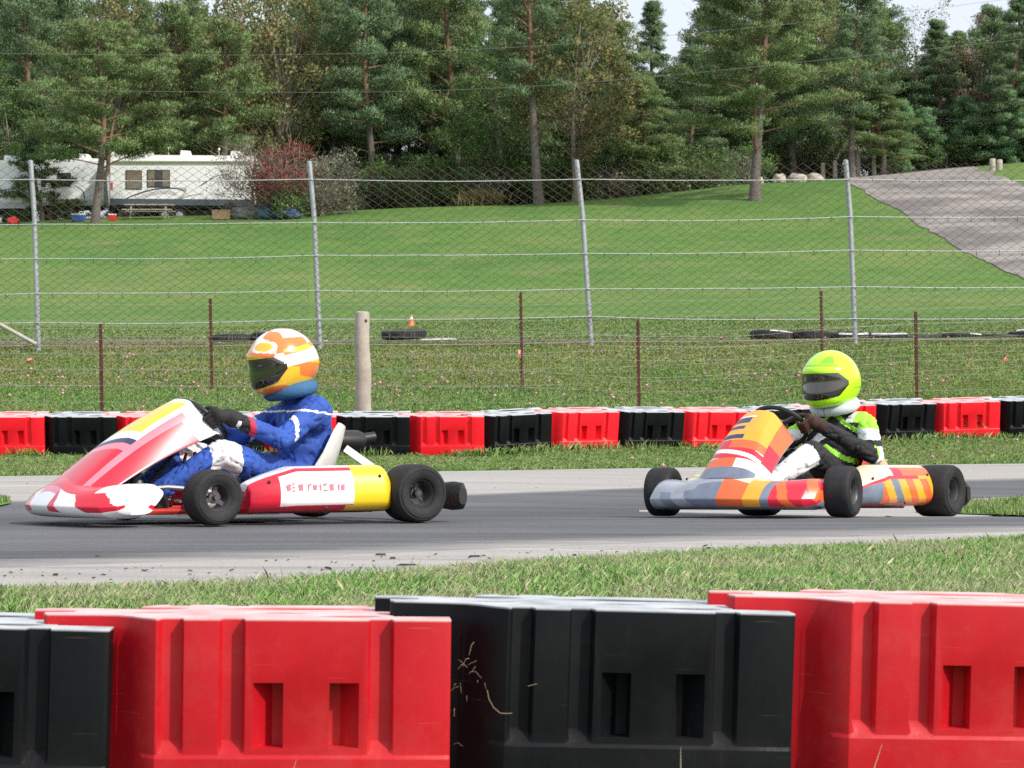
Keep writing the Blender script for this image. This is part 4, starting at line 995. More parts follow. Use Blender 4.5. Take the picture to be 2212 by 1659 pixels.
def smooth_union(name, mats, capsules, parent, voxel=.010, iters=5, colour=None, wrinkle=0, wscale=16):
    """capsules (p0, p1, r0, r1, material index[, squash]) merged into one continuous skin"""
    mb = MB()
    for c in capsules:
        p0, p1, r0, r1 = Vector(c[0]), Vector(c[1]), c[2], c[3]; d = p1 - p0; L = d.length
        u = d.normalized() if L > 1e-6 else Vector((0, 0, 1)); q = u.to_track_quat('Z', 'Y').to_matrix().to_4x4(); Mx = Matrix.Translation(p0) @ q
        prof = []
        for k in range(6): a = math.pi / 2 * (1 - k / 5.); prof.append((max(r0 * math.cos(a), .0), -r0 * math.sin(a)))
        for k in range(6): a = math.pi / 2 * k / 5.; prof.append((max(r1 * math.cos(a), .0), L + r1 * math.sin(a)))
        mb.lathe(prof, 18, Mx)
    me = mb.mesh(name, mats, None); o = link(name, me)
    bm = bmesh.new(); bm.from_mesh(me); bmesh.ops.remove_doubles(bm, verts=bm.verts, dist=1e-5); bmesh.ops.recalc_face_normals(bm, faces=bm.faces); bm.to_mesh(me); bm.free()
    m = o.modifiers.new('r', 'REMESH'); m.mode = 'VOXEL'; m.voxel_size = voxel
    s_ = o.modifiers.new('s', 'SMOOTH'); s_.factor = .5; s_.iterations = iters
    me = bake(o, name)
    n = len(me.vertices); co = np.zeros(n * 3, np.float32); me.vertices.foreach_get('co', co); co = co.reshape(-1, 3)
    if wrinkle:
        no = np.zeros(n * 3, np.float32); me.vertices.foreach_get('normal', no); no = no.reshape(-1, 3)
        w_ = np.array([.35 * noise.noise(Vector(p) * wscale * .7) - 1.15 * (1 - abs(noise.noise(Vector((p[0] * wscale * 1.5 + 3 * noise.noise(Vector(p) * 9), p[1] * wscale * .9, p[2] * wscale * 1.2))))) ** 9 + .35 * abs(noise.noise(Vector((p[0] * wscale * 3 + 7, p[1] * wscale * 2, p[2] * wscale * 3.4)))) for p in co])
        co = co + no * (w_ * wrinkle)[:, None]; me.vertices.foreach_set('co', co.astype(np.float32).ravel())
    if len(mats) > 1:
        nf = len(me.polygons); fc = np.zeros(nf * 3, np.float32); me.polygons.foreach_get('center', fc); fc = fc.reshape(-1, 3)
        best = np.full(nf, 1e9); mi = np.zeros(nf, np.int32)
        for c in capsules:
            a, b = np.array(c[0], float), np.array(c[1], float); ab = b - a; L2 = max(1e-9, ab @ ab)
            t_ = np.clip(((fc - a) @ ab) / L2, 0, 1); d = np.linalg.norm(fc - (a + t_[:, None] * ab), axis=1) - (c[2] + (c[3] - c[2]) * t_)
            k = d < best; best[k] = d[k]; mi[k] = c[4]
        if colour is not None: mi = np.array([colour(p, int(m_)) for p, m_ in zip(fc.tolist(), mi)], np.int32)
        me.materials.clear()
        for m_ in mats: me.materials.append(m_)
        me.polygons.foreach_set('material_index', mi)
    me.polygons.foreach_set('use_smooth', [True] * len(me.polygons)); me.update()
    return link(name, me, parent)

def helmet(parent, c, pitch, yaw, mats, colf, roll=0, s=1.0):
    H = Matrix.Translation(c) @ Matrix.Rotation(yaw, 4, 'Z') @ Matrix.Rotation(pitch, 4, 'Y') @ Matrix.Rotation(roll, 4, 'X')
    def rad(az, el):
        ca = math.cos(az); d = Vector((math.cos(el) * ca, math.cos(el) * math.sin(az), math.sin(el)))
        r = 1 / math.sqrt((d.x / .142) ** 2 + (d.y / .122) ** 2 + (d.z / .134) ** 2)
        f = max(0, ca) ** 1.5
        r += .022 * f * math.exp(-((el + .62) / .30) ** 2)            # chin bar
        r -= .010 * f * math.exp(-((el - .02) / .22) ** 2)            # eye port
        r += .006 * f * math.exp(-((el - .40) / .14) ** 2)            # brow
        r += .010 * max(0, -ca) ** 2 * math.exp(-((el + .25) / .4) ** 2)
        if el < -.75: r *= 1 - .10 * (-.75 - el)
        return r * s
    NA, NE = 150, 90; e0, e1 = -1.02, math.pi / 2
    rings = [[H @ (Vector((math.cos(e) * math.cos(a), math.cos(e) * math.sin(a), math.sin(e))) * rad(a, e)) for a in [2 * math.pi * j / NA for j in range(NA)]] for e in [e0 + (e1 - e0) * i / NE for i in range(NE)]]
    mb = MB(); az = lambda j: ((2 * math.pi * (j + .5) / NA + math.pi) % (2 * math.pi)) - math.pi
    mb.loft(rings, mfun=lambda i, j: colf(az(j), e0 + (e1 - e0) * (i + .5) / NE))
    shell = mb.build('helmet', mats, parent, smooth=60)
    # visor: a curved plate just proud of the port
    def vis(az_): return (-.42 - .08 * math.cos(az_), .285 - .03 * abs(az_))
    n = 32; mb = MB(); ringz = []
    for i in range(n + 1):
        a = -1.22 + 2.44 * i / n; lo, hi = vis(a); taper = 1 - .75 * max(0, abs(a) - .85) / .37; mid = (lo + hi) / 2 + .03 * abs(a); hw = (hi - lo) / 2 * max(.12, taper)
        es = [mid - hw + 2 * hw * k / 8 for k in range(9)]
        o_ = [H @ (Vector((math.cos(e) * math.cos(a), math.cos(e) * math.sin(a), math.sin(e))) * (rad(a, e) + (.0065 if 0 < k < 8 else .003))) for k, e in enumerate(es)]
        i_ = [H @ (Vector((math.cos(e) * math.cos(a), math.cos(e) * math.sin(a), math.sin(e))) * (rad(a, e) - .002)) for e in reversed(es)]
        ringz.append(o_ + i_)
    mb.loft(ringz); mb.build('visor', MT['visor'], shell, smooth=60)
    return H

def driver(label, Mk, P):
    sx = P['seat_x']
    base = Mk @ Matrix.Translation((sx, 0, .06)); root = empty('person', None, label, 'driver', 'kart drivers', M=base)
    O = Vector((sx, 0, .06))
    def q(p): return Vector(p) - O
    sh = Vector(P['shoulder']); cw = Vector(P['wheel_c']); nrm = Vector((-.66, 0, .75)).normalized(); up = Vector((.75, 0, .66)).normalized()
    hip = Vector((sx + .02, 0, .17)); caps = []
    cap = lambda a, b, r0, r1, m: caps.append((q(a), q(b), r0, r1, m))
    cap(hip + Vector((0, .07, 0)), hip + Vector((0, -.07, 0)), .115, .115, 1)
    belly = hip.lerp(sh, .45) + Vector((-.02, 0, 0))
    cap(hip, belly, .125, .130, 0)
    cap(belly, sh + Vector((-.005, 0, -.09)), .135, .140, 0)
    cap(sh + Vector((0, .115, -.05)), sh + Vector((0, -.115, -.05)), .098, .098, 0)
    cap(sh + Vector((0, .155, -.02)), sh + Vector((0, -.155, -.02)), .066, .066, 0)
    neck = Vector(P['head']) + Vector((-.02, 0, -.10)); cap(sh + Vector((0, 0, 0)), neck, .062, .055, 0)
    grips = {}
    for sg, el in ((1, P['elbowL']), (-1, P['elbowR'])):
        S_ = sh + Vector((.01, .175 * sg, -.03)); E = Vector(el); g = cw + Vector((0, .15 * sg, 0)) + up * .01
        wr = g + Vector((0, .022 * sg, 0)) + nrm * .052 - up * .045; grips[sg] = (g, wr, E)
        cap(S_, E, .062, .052, 2); cap(E, wr + (E - wr).normalized() * .03, .052, .036, 3)
        K = Vector((P['knee'][0], P['knee'][1] * sg, P['knee'][2])); Fo = Vector((.66, .13 * sg, .115))
        cap(hip + Vector((.02, .09 * sg, .0)), K, .098, .070, 4); cap(K, Fo + Vector((-.02, 0, .03)), .068, .046, 5)
    body = smooth_union('body', [MT[m] for m in P['mats']], caps, root, .0085, 3, P.get('colour'), wrinkle=.012, wscale=13)
    # collar (neck support ring)
    hd = Vector(P['head']); mb = MB(); cc = q(hd + Vector((-.035, 0, -.125))); n = 30; t_ = P['collar_tilt']
    Mc = Matrix.Translation(cc) @ Matrix.Rotation(t_, 4, 'Y'); pts = [Mc @ Vector((.098 * math.cos(2 * math.pi * j / n), .108 * math.sin(2 * math.pi * j / n), .012 * math.cos(2 * math.pi * j / n))) for j in range(n + 1)]
    mb.tube(pts, P['collar_r'], 14); mb.build('neck_collar', MT[P['collar']], root, smooth=60)
    helmet(root, q(hd) + Vector((.01, 0, .012)), P['pitch'], P['yaw'], [MT[m] for m in P['hmats']], P['hcol'], s=1.27)
    for sg in (1, -1):
        g, wr, E = grips[sg]; g = q(g); wr = q(wr); E = q(E); out = Vector((0, sg, 0)); caps = []
        def c(a, b, r0, r1): caps.append((a, b, r0, r1, 0))
        palm = g + out * .034 + nrm * .018
        c(wr + (E - wr).normalized() * .045, wr, .041, .037); c(wr, palm - up * .01, .034, .032); c(palm - up * .022, palm + up * .026, .027, .025)
        c(palm - up * .018 - nrm * .008, palm + up * .024 - nrm * .008, .022, .021)
        for k in range(4):
            a = up * (-.030 + k * .0205); ln = [.92, 1.0, 1.03, .95][k]
            p = [palm + a + out * .002 - nrm * .004, g + a + out * .020 * ln - nrm * .031, g + a - out * .010 * ln - nrm * .034, g + a - out * .028 * ln - nrm * .012 * ln]
            for u0, u1, r0, r1 in zip(p, p[1:], (.0115, .0108, .0100), (.0108, .0100, .0090)): c(u0, u1, r0, r1)
        p = [palm + up * .020 + nrm * .006, g + up * .040 + nrm * .026 + out * .006, g + up * .052 + nrm * .018 - out * .020]
        for u0, u1, r0, r1 in zip(p, p[1:], (.014, .0115), (.0120, .0095)): c(u0, u1, r0, r1)
        smooth_union('glove', [MT[P['glove']]], caps, root, .0042, 2)
        Fo = q(Vector((.66, .13 * sg, .10)))
        caps = [(Fo + Vector((-.045, 0, .05)), Fo + Vector((-.03, 0, -.01)), .050, .042, 0), (Fo + Vector((-.05, 0, -.025)), Fo + Vector((.07, 0, .065)), .036, .040, 0), (Fo + Vector((.05, 0, .05)), Fo + Vector((.085, 0, .11)), .038, .028, 0)]
        smooth_union('boot', [MT['boot']], caps, root, .008, 3)
    return root

TR = .42
def kmat(wx, wy, theta, pitch=0, z=None):
    th = R(theta); f = Vector((-math.cos(th), -math.sin(th), 0)); l = Vector((math.sin(th), -math.cos(th), 0))
    c = Vector((wx, wy, 0)) - f * .525 - l * .54
    pf, pr = c + f * .525, c - f * .525; zf = (tz(*(pf + l * .54).xy) + tz(*(pf - l * .54).xy)) / 2; zr = (tz(*(pr + l * .56).xy) + tz(*(pr - l * .56).xy)) / 2
    pl = (tz(*(pf + l * .54).xy) + tz(*(pr + l * .56).xy)) / 2; prr = (tz(*(pf - l * .54).xy) + tz(*(pr - l * .56).xy)) / 2
    X_ = Vector((f.x, f.y, (zf - zr) / 1.05)).normalized(); Y_ = Vector((l.x, l.y, (pl - prr) / 1.1)).normalized(); Z_ = X_.cross(Y_).normalized(); Y_ = Z_.cross(X_)
    c.z = (zf + zr) / 2 + .011
    M_ = Matrix((X_, Y_, Z_)).transposed().to_4x4(); M_.translation = c; return M_
# left kart: red, white and yellow
def noseA(u, sz, cx):
    if sz < -.55: return 1
    if sz > .35: return 0 if abs(u) < .75 else 1
    a = u * 3.2 + sz * .8
    if abs(u) < .22: return 1 if sz < .1 else 2
    return 0 if (math.floor(a) % 2 == 0) else 1
def panelA(u, v):
    if u > .80: return 0 if v < .80 else 1
    if u > .70: return 2 if v < .85 else 1
    if v < .30 + .10 * u: return 0
    if v < .36 + .10 * u: return 2
    if .50 < v - .06 * u < .88 and -.62 < u < .62: return 3
    if v < .46 + .10 * u: return 4 if v < .41 + .1 * u else 1
    return 1
def podA(t, sz, cy):
    if t > .70 - .05 * (sz < -.6): return 2
    if .18 < t < .70 and -.52 < sz < .62 and cy > 0: return 1
    if sz > .86: return 1
    return 0
marks = [(.235, .175, .018, .030), (.27, .158, .016, .006), (.27, .192, .016, .006), (.27, .175, .012, .006), (.32, .175, .020, .030), (.375, .175, .005, .03), (.39, .19, .014, .006), (.42, .175, .018, .024), (.46, .175, .006, .03), (.495, .16, .020, .007), (.495, .19, .020, .007), (.54, .175, .018, .030), (.59, .175, .006, .030), (.62, .175, .016, .026)]
S1 = dict(steer=R(4), rim=MT['alloy_dark'], frame=MT['steel_red'], nose_x=1.18, nose_mats=[MT['k_red'], MT['k_white'], MT['k_pink']], nose_col=noseA,
          wing=.13, panel=((1.07, .165, .31), (.42, .60, .175)), panel_mats=[MT['k_red'], MT['k_white'], MT['k_pink'], MT['k_yellow'], MT['k_navy']], panel_col=panelA, panel_back=4,
          pod_mats=[MT['k_red'], MT['k_white'], MT['k_yellow']], pod_col=podA, pod_marks=marks, mark_mat='k_pink', wheel_c=(.34, 0, .50), grip=MT['k_black'], seat_x=-.20, seat=MT['seat'], strut=MT['white'], airbox=(-.50, .40))
K1 = kmat((458 - CX) / 465, 11.3, 31)
kart('racing_kart', 'red, white and yellow racing kart at left with a white box on its side pod', K1, S1)
def suitA(p, m):
    return m
def helmA(az, el):
    if el < -.80: return 3
    s = math.sin(az * 3 + el * 5) + .6 * math.sin(el * 9 - az * 2)
    if el > .85: return 0 if s > .2 else 2
    if el > .45: return 0 if s > -.3 else (2 if s > -.9 else 1)
    if abs(az) < 1.25 and el < -.30: return 1 if s > -.6 else 0
    if abs(az) > 1.2: return 2 if -.1 < el < .28 else (1 if s > -.1 else 0)
    return 1 if s > .5 else (0 if s > -.4 else 2)
driver('driver in blue race suit and orange and white helmet in the left kart', K1, dict(seat_x=-.20, shoulder=(-.205, 0, .575), head=(-.10, 0, .775), wheel_c=(.34, 0, .50),
       elbowL=(.055, .285, .40), elbowR=(.055, -.285, .40), knee=(.33, .21, .335), mats=['suit_blue', 'suit_blue', 'suit_blue', 'suit_blue', 'suit_blue', 'suit_blue', 'suit_white', 'suit_red', 'glove'],
       colour=lambda p, m: (6 if (p[0] > .44 and p[0] < .60 and p[2] > .16 and abs(p[1]) > .13) else (8 if (m == 3 and p[0] > .40) else (7 if (m == 3 and p[0] > .375) else (6 if ((m == 2 and abs(p[0] - .17) < .012) or (m in (0, 2) and abs(p[2] - .475 - .1 * p[0]) < .005)) else (7 if m == 0 and abs(p[2] - .165) < .013 else m))))),
       collar='suit_teal', collar_r=.040, collar_tilt=R(18), pitch=R(14), yaw=R(2), hmats=['h_orange', 'h_yellow', 'h_white', 'suit_teal'], hcol=helmA, glove='glove'))
# right kart: amber, red and slate
def noseB(u, sz, cx):
    if sz < -.75: return 3
    q = u * 1.0
    if q < -.25: return 5 if (sz > .1 or q < -.8) else (3 if math.sin(u * 17 + sz * 3) > 0 else 5)
    if q < .05: return 3 if sz < .3 else 5
    if q < .35: return 2 if sz < .55 else 4
    if q < .52: return 0
    if q < .60: return 3
    return 1 if math.sin(u * 24 + sz * 2.5) > -.5 else 2
def panelB(u, v):
    if u > .80: return 2 if v > .5 else (1 if v > .25 else 4)
    if v < .12: return 3
    if v < .22: return 2 if u < .2 else 4
    if v < .34: return 1 if math.sin(v * 60 + u * 3) > -.2 else 4
    if v < .44: return 2 if u > -.2 else 1
    if .46 < v < .52 and -.7 < u < .1: return 5
    if .60 < v < .655 and -.75 < u < -.05: return 5
    if .70 < v < .80 and -.6 < u < .0: return 5
    if .81 < v < .83 and -.6 < u < .1: return 4
    return 0 if (u > -.85 or v > .6) else 6
def podB(t, sz, cy):
    if sz > .80: return 4
    if sz < -.72: return 1 if t < .5 else 2
    a = t * 9 + sz * 1.4
    if sz > .25: return 4 if t < .38 else (1 if t < .52 else 2)
    if sz > .12: return 1 if t < .75 else 0
    return [0, 2, 0, 3, 0, 2][int(a) % 6] if t > .2 else 3
S2 = dict(steer=R(10), rim=MT['alloy_dark'], frame=MT['steel_dark'], nose_x=.93, nose_mats=[MT['k_amber'], MT['k_red'], MT['k_orange'], MT['k_slate'], MT['k_cream'], MT['k_smoke']], nose_col=noseB,
          wing=.10, panel=((.82, .18, .215), (.40, .555, .150)), panel_mats=[MT['k_amber'], MT['k_red'], MT['k_orange'], MT['k_slate'], MT['k_white'], MT['k_navy'], MT['k_cream']], panel_col=panelB, panel_back=3,
          pod_mats=[MT['k_amber'], MT['k_red'], MT['k_orange'], MT['k_slate'], MT['k_cream']], pod_col=podB, wheel_c=(.22, 0, .485), grip=MT['k_black'], seat_x=-.36, seat=MT['steel_red'], strut=MT['k_cream'], airbox=(-.46, .33))
K2 = kmat((1820 - CX) / 424, 12.38, 54)
kart('racing_kart', 'amber, red and slate racing kart at right turning towards the camera', K2, S2)
def helmB(az, el):
    if el < -.90: return 2
    if .50 < el < .58 and -.9 < az < .9: return 1
    if .62 < el < .95 and .15 < az < .75 and (el - .62) < (az - .1) * .9: return 1
    if abs(az) > 1.5 and -.30 < el < -.24: return 1
    return 0
def suitB(p, m):
    x, y, z = p
    if m == 4:   # thighs: white upper face, lime line, black below
        s_ = z - (.12 + .24 * min(1, max(0, x) / .55))
        return 7 if .03 < s_ < .055 and abs(y) > .08 else (6 if s_ > .055 and x > .22 else 4)
    if m == 5: return 6 if z > .10 else 7
    if m == 2: return 7 if z > .405 + .10 * (x + .1) else (0 if abs(z - .335) < .018 else 6)
    if m == 3: return 6 if x < .165 else (7 if x < .19 else 0)
    if m == 0:
        if z > .455 and abs(y) > .09: return 7 if abs(y) > .13 else 6
        q_ = math.sin(z * 34 + abs(y) * 22)
        if z > .22: return 6 if q_ > .35 else (7 if q_ < -.88 else 0)
        return 0
    return m
driver('driver in lime yellow helmet and black and white suit in the right kart', K2, dict(seat_x=-.36, shoulder=(-.44, 0, .53), head=(-.355, 0, .735), wheel_c=(.22, 0, .485),
       elbowL=(-.20, .345, .325), elbowR=(-.18, -.33, .35), knee=(.27, .22, .33), mats=['suit_black', 'suit_black', 'suit_white', 'suit_black', 'suit_black', 'suit_white', 'suit_white', 'lime_cloth'], colour=suitB,
       collar='collar_grey', collar_r=.034, collar_tilt=R(24), pitch=R(6), yaw=R(-4), hmats=['lime', 'lime_deep', 'k_black'], hcol=helmB, glove='glove_red'))

# ------------------------------------------------------------------ trees
def tufts(cent, rad, per, size, wid, m, name, flat=.6, upb=.55, seed=0, kite=False, droop=0):
    """cent (N,3) clump centres, rad (N,); returns a mesh of many small leaves with clump-shaped shading"""
    g = np.random.default_rng(seed); cent = np.asarray(cent, float); rad = np.asarray(rad, float)
    N = len(cent); k = per; n = N * k
    d = g.normal(0, 1, (n, 3)); d[:, 2] += .25; d /= np.linalg.norm(d, axis=1)[:, None]
    rr = g.uniform(.15, 1, n) ** .5
    c = np.repeat(cent, k, 0); r = np.repeat(rad, k)
    P = c + d * (r * rr)[:, None] * np.array([1, 1, flat])
    dr = d * .8 + g.normal(0, .45, (n, 3)) + np.array([0, 0, upb]); dr[:, 2] -= droop
    dr /= np.linalg.norm(dr, axis=1)[:, None]
    sd_ = np.cross(dr, g.normal(0, 1, (n, 3))); sd_ /= np.maximum(1e-6, np.linalg.norm(sd_, axis=1))[:, None]
    L = size * g.uniform(.6, 1.35, n)[:, None]; W_ = wid * g.uniform(.7, 1.3, n)[:, None]
    nn = d * np.array([1, 1, 1.2]) + np.array([0, 0, .35]) + g.normal(0, .22, (n, 3)); nn /= np.linalg.norm(nn, axis=1)[:, None]
    if kite:
        V = np.stack([P, P + dr * L * .45 + sd_ * W_ / 2, P + dr * L, P + dr * L * .45 - sd_ * W_ / 2], 1)
        gn = np.cross(V[:, 1] - V[:, 0], V[:, 3] - V[:, 0]); fl = (gn * nn).sum(1) < 0; V[fl] = V[fl][:, ::-1]; q = 4
    else:
        V = np.stack([P - sd_ * W_ / 2, P + sd_ * W_ / 2, P + dr * L], 1)
        gn = np.cross(V[:, 1] - V[:, 0], V[:, 2] - V[:, 0]); fl = (gn * nn).sum(1) < 0; V[fl] = V[fl][:, ::-1]; q = 3
    F = np.arange(n * q).reshape(n, q)
    return np_mesh(name, V.reshape(-1, 3), F, m, normals=np.repeat(nn, q, 0))

def limb(mb, a, b, r0, r1, n=5, bend=.12, seg=4, sag=0):
    a = Vector(a); b = Vector(b); L = (b - a).length; off = Vector((rnd.uniform(-1, 1), rnd.uniform(-1, 1), rnd.uniform(-.3, .8))) * bend * L
    pts = [a.lerp(b, t_) + off * math.sin(math.pi * t_) - Vector((0, 0, sag * L * t_ * (1 - t_))) for t_ in [i / seg for i in range(seg + 1)]]
    mb.tube(pts, [r0 + (r1 - r0) * i / seg for i in range(seg + 1)], n); return pts

def make_pine(seed, h, clear, spread, nb, m, trunk_r=.2, tip=.35, fork=False, clump=.5, per=95, size=.20, lean=0, dense=1.0, flat=.5, shape='round', low=None, dead=6):
    rnd.seed(seed); mb = MB(); lo = MB()
    top = Vector((lean + rnd.uniform(-.3, .3), rnd.uniform(-.3, .3), h)); k = 9; tr = []
    for i in range(k + 1):
        t_ = i / k; tr.append(Vector((top.x * t_ + .22 * math.sin(t_ * 5 + seed), top.y * t_ + .2 * math.sin(t_ * 4 + seed * 2), h * t_)))
    tr = [p - Vector((tr[0].x, tr[0].y, 0)) for p in tr]
    rad = [trunk_r * (1.35 if i == 0 else 1) * (1 - .9 * (i / k)) + .02 for i in range(k + 1)]
    cutk = 4; lo.tube(tr[:cutk + 1], rad[:cutk + 1], 12); mb.tube(tr[cutk:], rad[cutk:], 10)
    def at(t_):
        i = min(k - 1, int(t_ * k)); return tr[i].lerp(tr[i + 1], t_ * k - i)
    cs = []; cr = []
    if fork:
        f0 = at(clear * .75); f1 = f0 + Vector((.9, .2, h * .38)); mb.tube([f0, f0 + Vector((.45, .1, .6)), f1.lerp(f0, .4) + Vector((.1, 0, .3)), f1], [trunk_r * .55, trunk_r * .5, trunk_r * .4, trunk_r * .15], 9)
    for i in range(nb):
        u = i / (nb - 1); t_ = clear + (1 - clear) * u ** .92; az = i * 2.399963 + rnd.uniform(-.5, .5)
        if shape == 'round': pr = (1 - u) ** .55 * (.62 + .38 * min(1, u * 3)) + .13
        elif shape == 'cone': pr = (1 - u) ** .85 + .08
        else: pr = .9 * math.sin(math.pi * (.12 + .8 * u)) + .1
        L = spread * pr * rnd.uniform(.65, 1.15); el = R(rnd.uniform(-4, 16) + 38 * u)
        if shape == 'cone': el = R(rnd.uniform(-14, 6) + 40 * u ** 2)
        a = at(min(.985, t_)); dv = Vector((math.cos(az) * math.cos(el), math.sin(az) * math.cos(el), math.sin(el)))
        b = a + dv * L + Vector((0, 0, .10 * L * rnd.uniform(-.5, 1)))
        pts = limb(mb, a, b, max(.018, .055 * (L / spread) * trunk_r / .2 * 1.1), .010, 5, .08, 4)
        m_ = max(2, int(L / (clump * .95) * dense))
        for j in range(m_):
            f = .38 + .62 * (j + .5) / m_ if L > 1 else .4 + .6 * (j + .5) / m_
            p = pts[0].lerp(pts[-1], f); p = p + (pts[2] - pts[0].lerp(pts[-1], .5)) * math.sin(math.pi * f)
            w_ = (f * L) * .34
            for q in range(1 if f > .9 else 2):
                sdv = Vector((-math.sin(az), math.cos(az), 0)) * rnd.uniform(-w_, w_); c = p + sdv + Vector((0, 0, rnd.uniform(-.05, .25)))
                if sdv.length > .35: limb(mb, p, c, .013, .006, 3, .1, 2)
                cs.append(c); cr.append(clump * rnd.uniform(.65, 1.2) * (.75 + .25 * (1 - u)))
    for j in range(dead):   # bare dead branches low on the trunk
        t_ = clear * rnd.uniform(.45, .98); a = at(t_); az = rnd.uniform(0, 6.28); L = rnd.uniform(.5, 1.6)
        b = a + Vector((math.cos(az) * L, math.sin(az) * L, rnd.uniform(-.1, .35) * L)); pts = limb(lo, a, b, .022, .006, 4, .12, 3)
        for q in range(3): c = pts[2] + Vector((rnd.uniform(-.4, .4), rnd.uniform(-.4, .4), rnd.uniform(-.2, .3))); limb(lo, pts[2], c, .008, .003, 3, .1, 2)
    return (lo.mesh('trunk', MT['bark_low'], 60), mb.mesh('limbs', MT['bark_pine'], 60), tufts(cs, cr, per, size, size * .30, MT[m], 'crown', flat, .5, seed))

def make_leafy(seed, h, base, spread, ncl, m, size=.16, per=110, clump=.55, trunk_r=.16, stems=1, vshape=1.0, flat=.85, bark='bark_twig', twigs=0, cover=1.0, droop=0):
    rnd.seed(seed); mb = MB(); cs = []; cr = []
    hubs = []
    for s_ in range(stems):
        a = Vector((rnd.uniform(-.3, .3) * (stems > 1), rnd.uniform(-.3, .3) * (stems > 1), 0)); b = Vector((rnd.uniform(-.22, .22) * spread * (1 + .8 * (stems > 1)), rnd.uniform(-.2, .2) * spread, h * rnd.uniform(.72, .92)))
        pts = limb(mb, a, b, trunk_r * (1 if stems == 1 else .6), .03, 9, .05, 8); hubs.append(pts)
    for i in range(ncl):
        for _ in range(50):
            x, y, z = (rnd.uniform(-1, 1) for _ in range(3)); q = x * x + y * y + z * z
            if .22 < q < 1: break
        zz = base + (h - base) * (z + 1) / 2; f = 1 - .18 * noise.noise(Vector((x * 1.5 + seed, y * 1.5, z * 1.5))) * 2
        c = Vector((x * spread * f, y * spread * f * .85, zz * f if z > 0 else zz)); cs.append(c); cr.append(clump * rnd.uniform(.6, 1.3))
        pts = hubs[i % stems]; k = max(1, min(len(pts) - 1, int((c.z / h) * .72 * len(pts)))); P = pts[k]
        if i % 2 == 0: limb(mb, P, c, .028, .007, 4, .12, 4)
        for _ in range(twigs):
            e = c + Vector((rnd.gauss(0, .55), rnd.gauss(0, .5), rnd.gauss(.25, .5))) * clump * 1.9; limb(mb, c.lerp(P, .12), e, .010, .0035, 3, .08, 2)
    if cover < 1:
        keep = [i for i in range(len(cs)) if rnd.random() < cover]; cs2 = [cs[i] for i in keep]; cr2 = [cr[i] for i in keep]
    else: cs2, cr2 = cs, cr
    return (mb.mesh('trunk', MT[bark], 60), None, tufts(cs2, cr2, per, size, size * .62, MT[m], 'crown', flat, .1, seed, kite=True, droop=droop))

def place_tree(name, parts, pos, label, cat, group=None, rot=None, sc=1.0, sz=None):
    o = empty(name, None, label, cat, group, M=Matrix.Translation(pos - Vector((0, 0, .22))) @ Matrix.Rotation(rot if rot is not None else rnd.uniform(0, 6.28), 4, 'Z') @ Matrix.Diagonal((sc, sc, sz or sc, 1)))
    for nm, me in zip(('trunk', 'limbs', 'crown'), parts):
        if me is not None: link(nm, me, o)
    return o
def spot(px, py): return hit(px, py, 60)
def far(px, d): return gp(px, d, -.1)
# individual trees on the slope
p = spot(205, 482); u1 = FPX / p.y
place_tree('pine_tree', make_pine(5, 415 / u1, .30, 5.0, 40, 'needles', .21, fork=True, clump=.62, per=230, size=.145, dense=.95, flat=.45, dead=3), p, 'tall spreading pine in front of the white trailers at left', 'tree', rot=.3)
p = spot(92, 476); u1 = FPX / p.y
place_tree('young_spruce', make_pine(8, 175 / u1, .10, 2.3, 34, 'needles_dark', .10, clump=.30, per=60, size=.17, dense=.9, flat=.4, shape='cone', dead=0), p, 'young dark spruce with thin branches before the left trailer', 'tree', rot=1)
p = spot(895, 436); u1 = FPX / p.y
place_tree('pine_tree', make_pine(12, 560 / u1, .38, 3.6, 44, 'needles_blue', .17, clump=.58, per=190, size=.145, flat=.5, dead=9, dense=.9), p, 'pine with tall straight trunk left of the middle of the tree line', 'tree', rot=2)
p = spot(1630, 433); u1 = FPX / p.y
place_tree('pine_tree', make_pine(21, 600 / u1, .24, 5.1, 56, 'needles', .25, fork=True, clump=.62, per=230, size=.145, dense=1.0, flat=.45, dead=7), p, 'big pine standing forward on the grass at right, trunk fully visible', 'tree', rot=4.2)
p = spot(722, 452); u1 = FPX / p.y
place_tree('bare_tree', make_leafy(31, 540 / u1, 3.2, 3.2, 95, 'leaf_brown', size=.15, per=60, clump=.6, trunk_r=.26, stems=3, twigs=7, bark='bark_twig', flat=1), p + Vector((0, 1.5, 0)), 'half bare reddish brown tree behind the second mesh fence post', 'tree')
place_tree('pine_tree', make_pine(33, 600 / u1, .48, 3.1, 34, 'needles', .22, clump=.58, per=190, size=.145, flat=.5, dead=10, lean=-.9), spot(712, 452), 'pine with orange trunk beside the half bare tree', 'tree', rot=0)
p = spot(585, 462)
place_tree('red_shrub', make_leafy(35, 3.9, 1.2, 2.1, 70, 'leaf_red', size=.12, per=60, clump=.5, trunk_r=.06, stems=5, twigs=7, flat=1), far(612, 126.6), 'dark red leaved shrub right of the trailers', 'shrub')
place_tree('twiggy_shrub', make_leafy(36, 4.0, .3, 2.7, 85, 'leaf_dull', size=.11, per=40, clump=.5, trunk_r=.06, stems=6, twigs=10, flat=1, cover=.8), far(545, 127.5), 'grey twiggy shrub covering the right end of the trailer', 'shrub')
place_tree('twiggy_shrub', make_leafy(37, 3.6, .2, 2.3, 80, 'leaf_dull', size=.12, per=70, clump=.5, trunk_r=.06, stems=6, twigs=6, flat=1), far(690, 127.5), 'grey twiggy shrub above the blue tarpaulin', 'shrub')
place_tree('green_shrub', make_leafy(38, 1.9, .1, 1.1, 34, 'leaf_green', size=.13, per=90, clump=.4, trunk_r=.04, stems=4), far(625, 126.2), 'small fresh green shrub behind the blue tarpaulin', 'shrub')
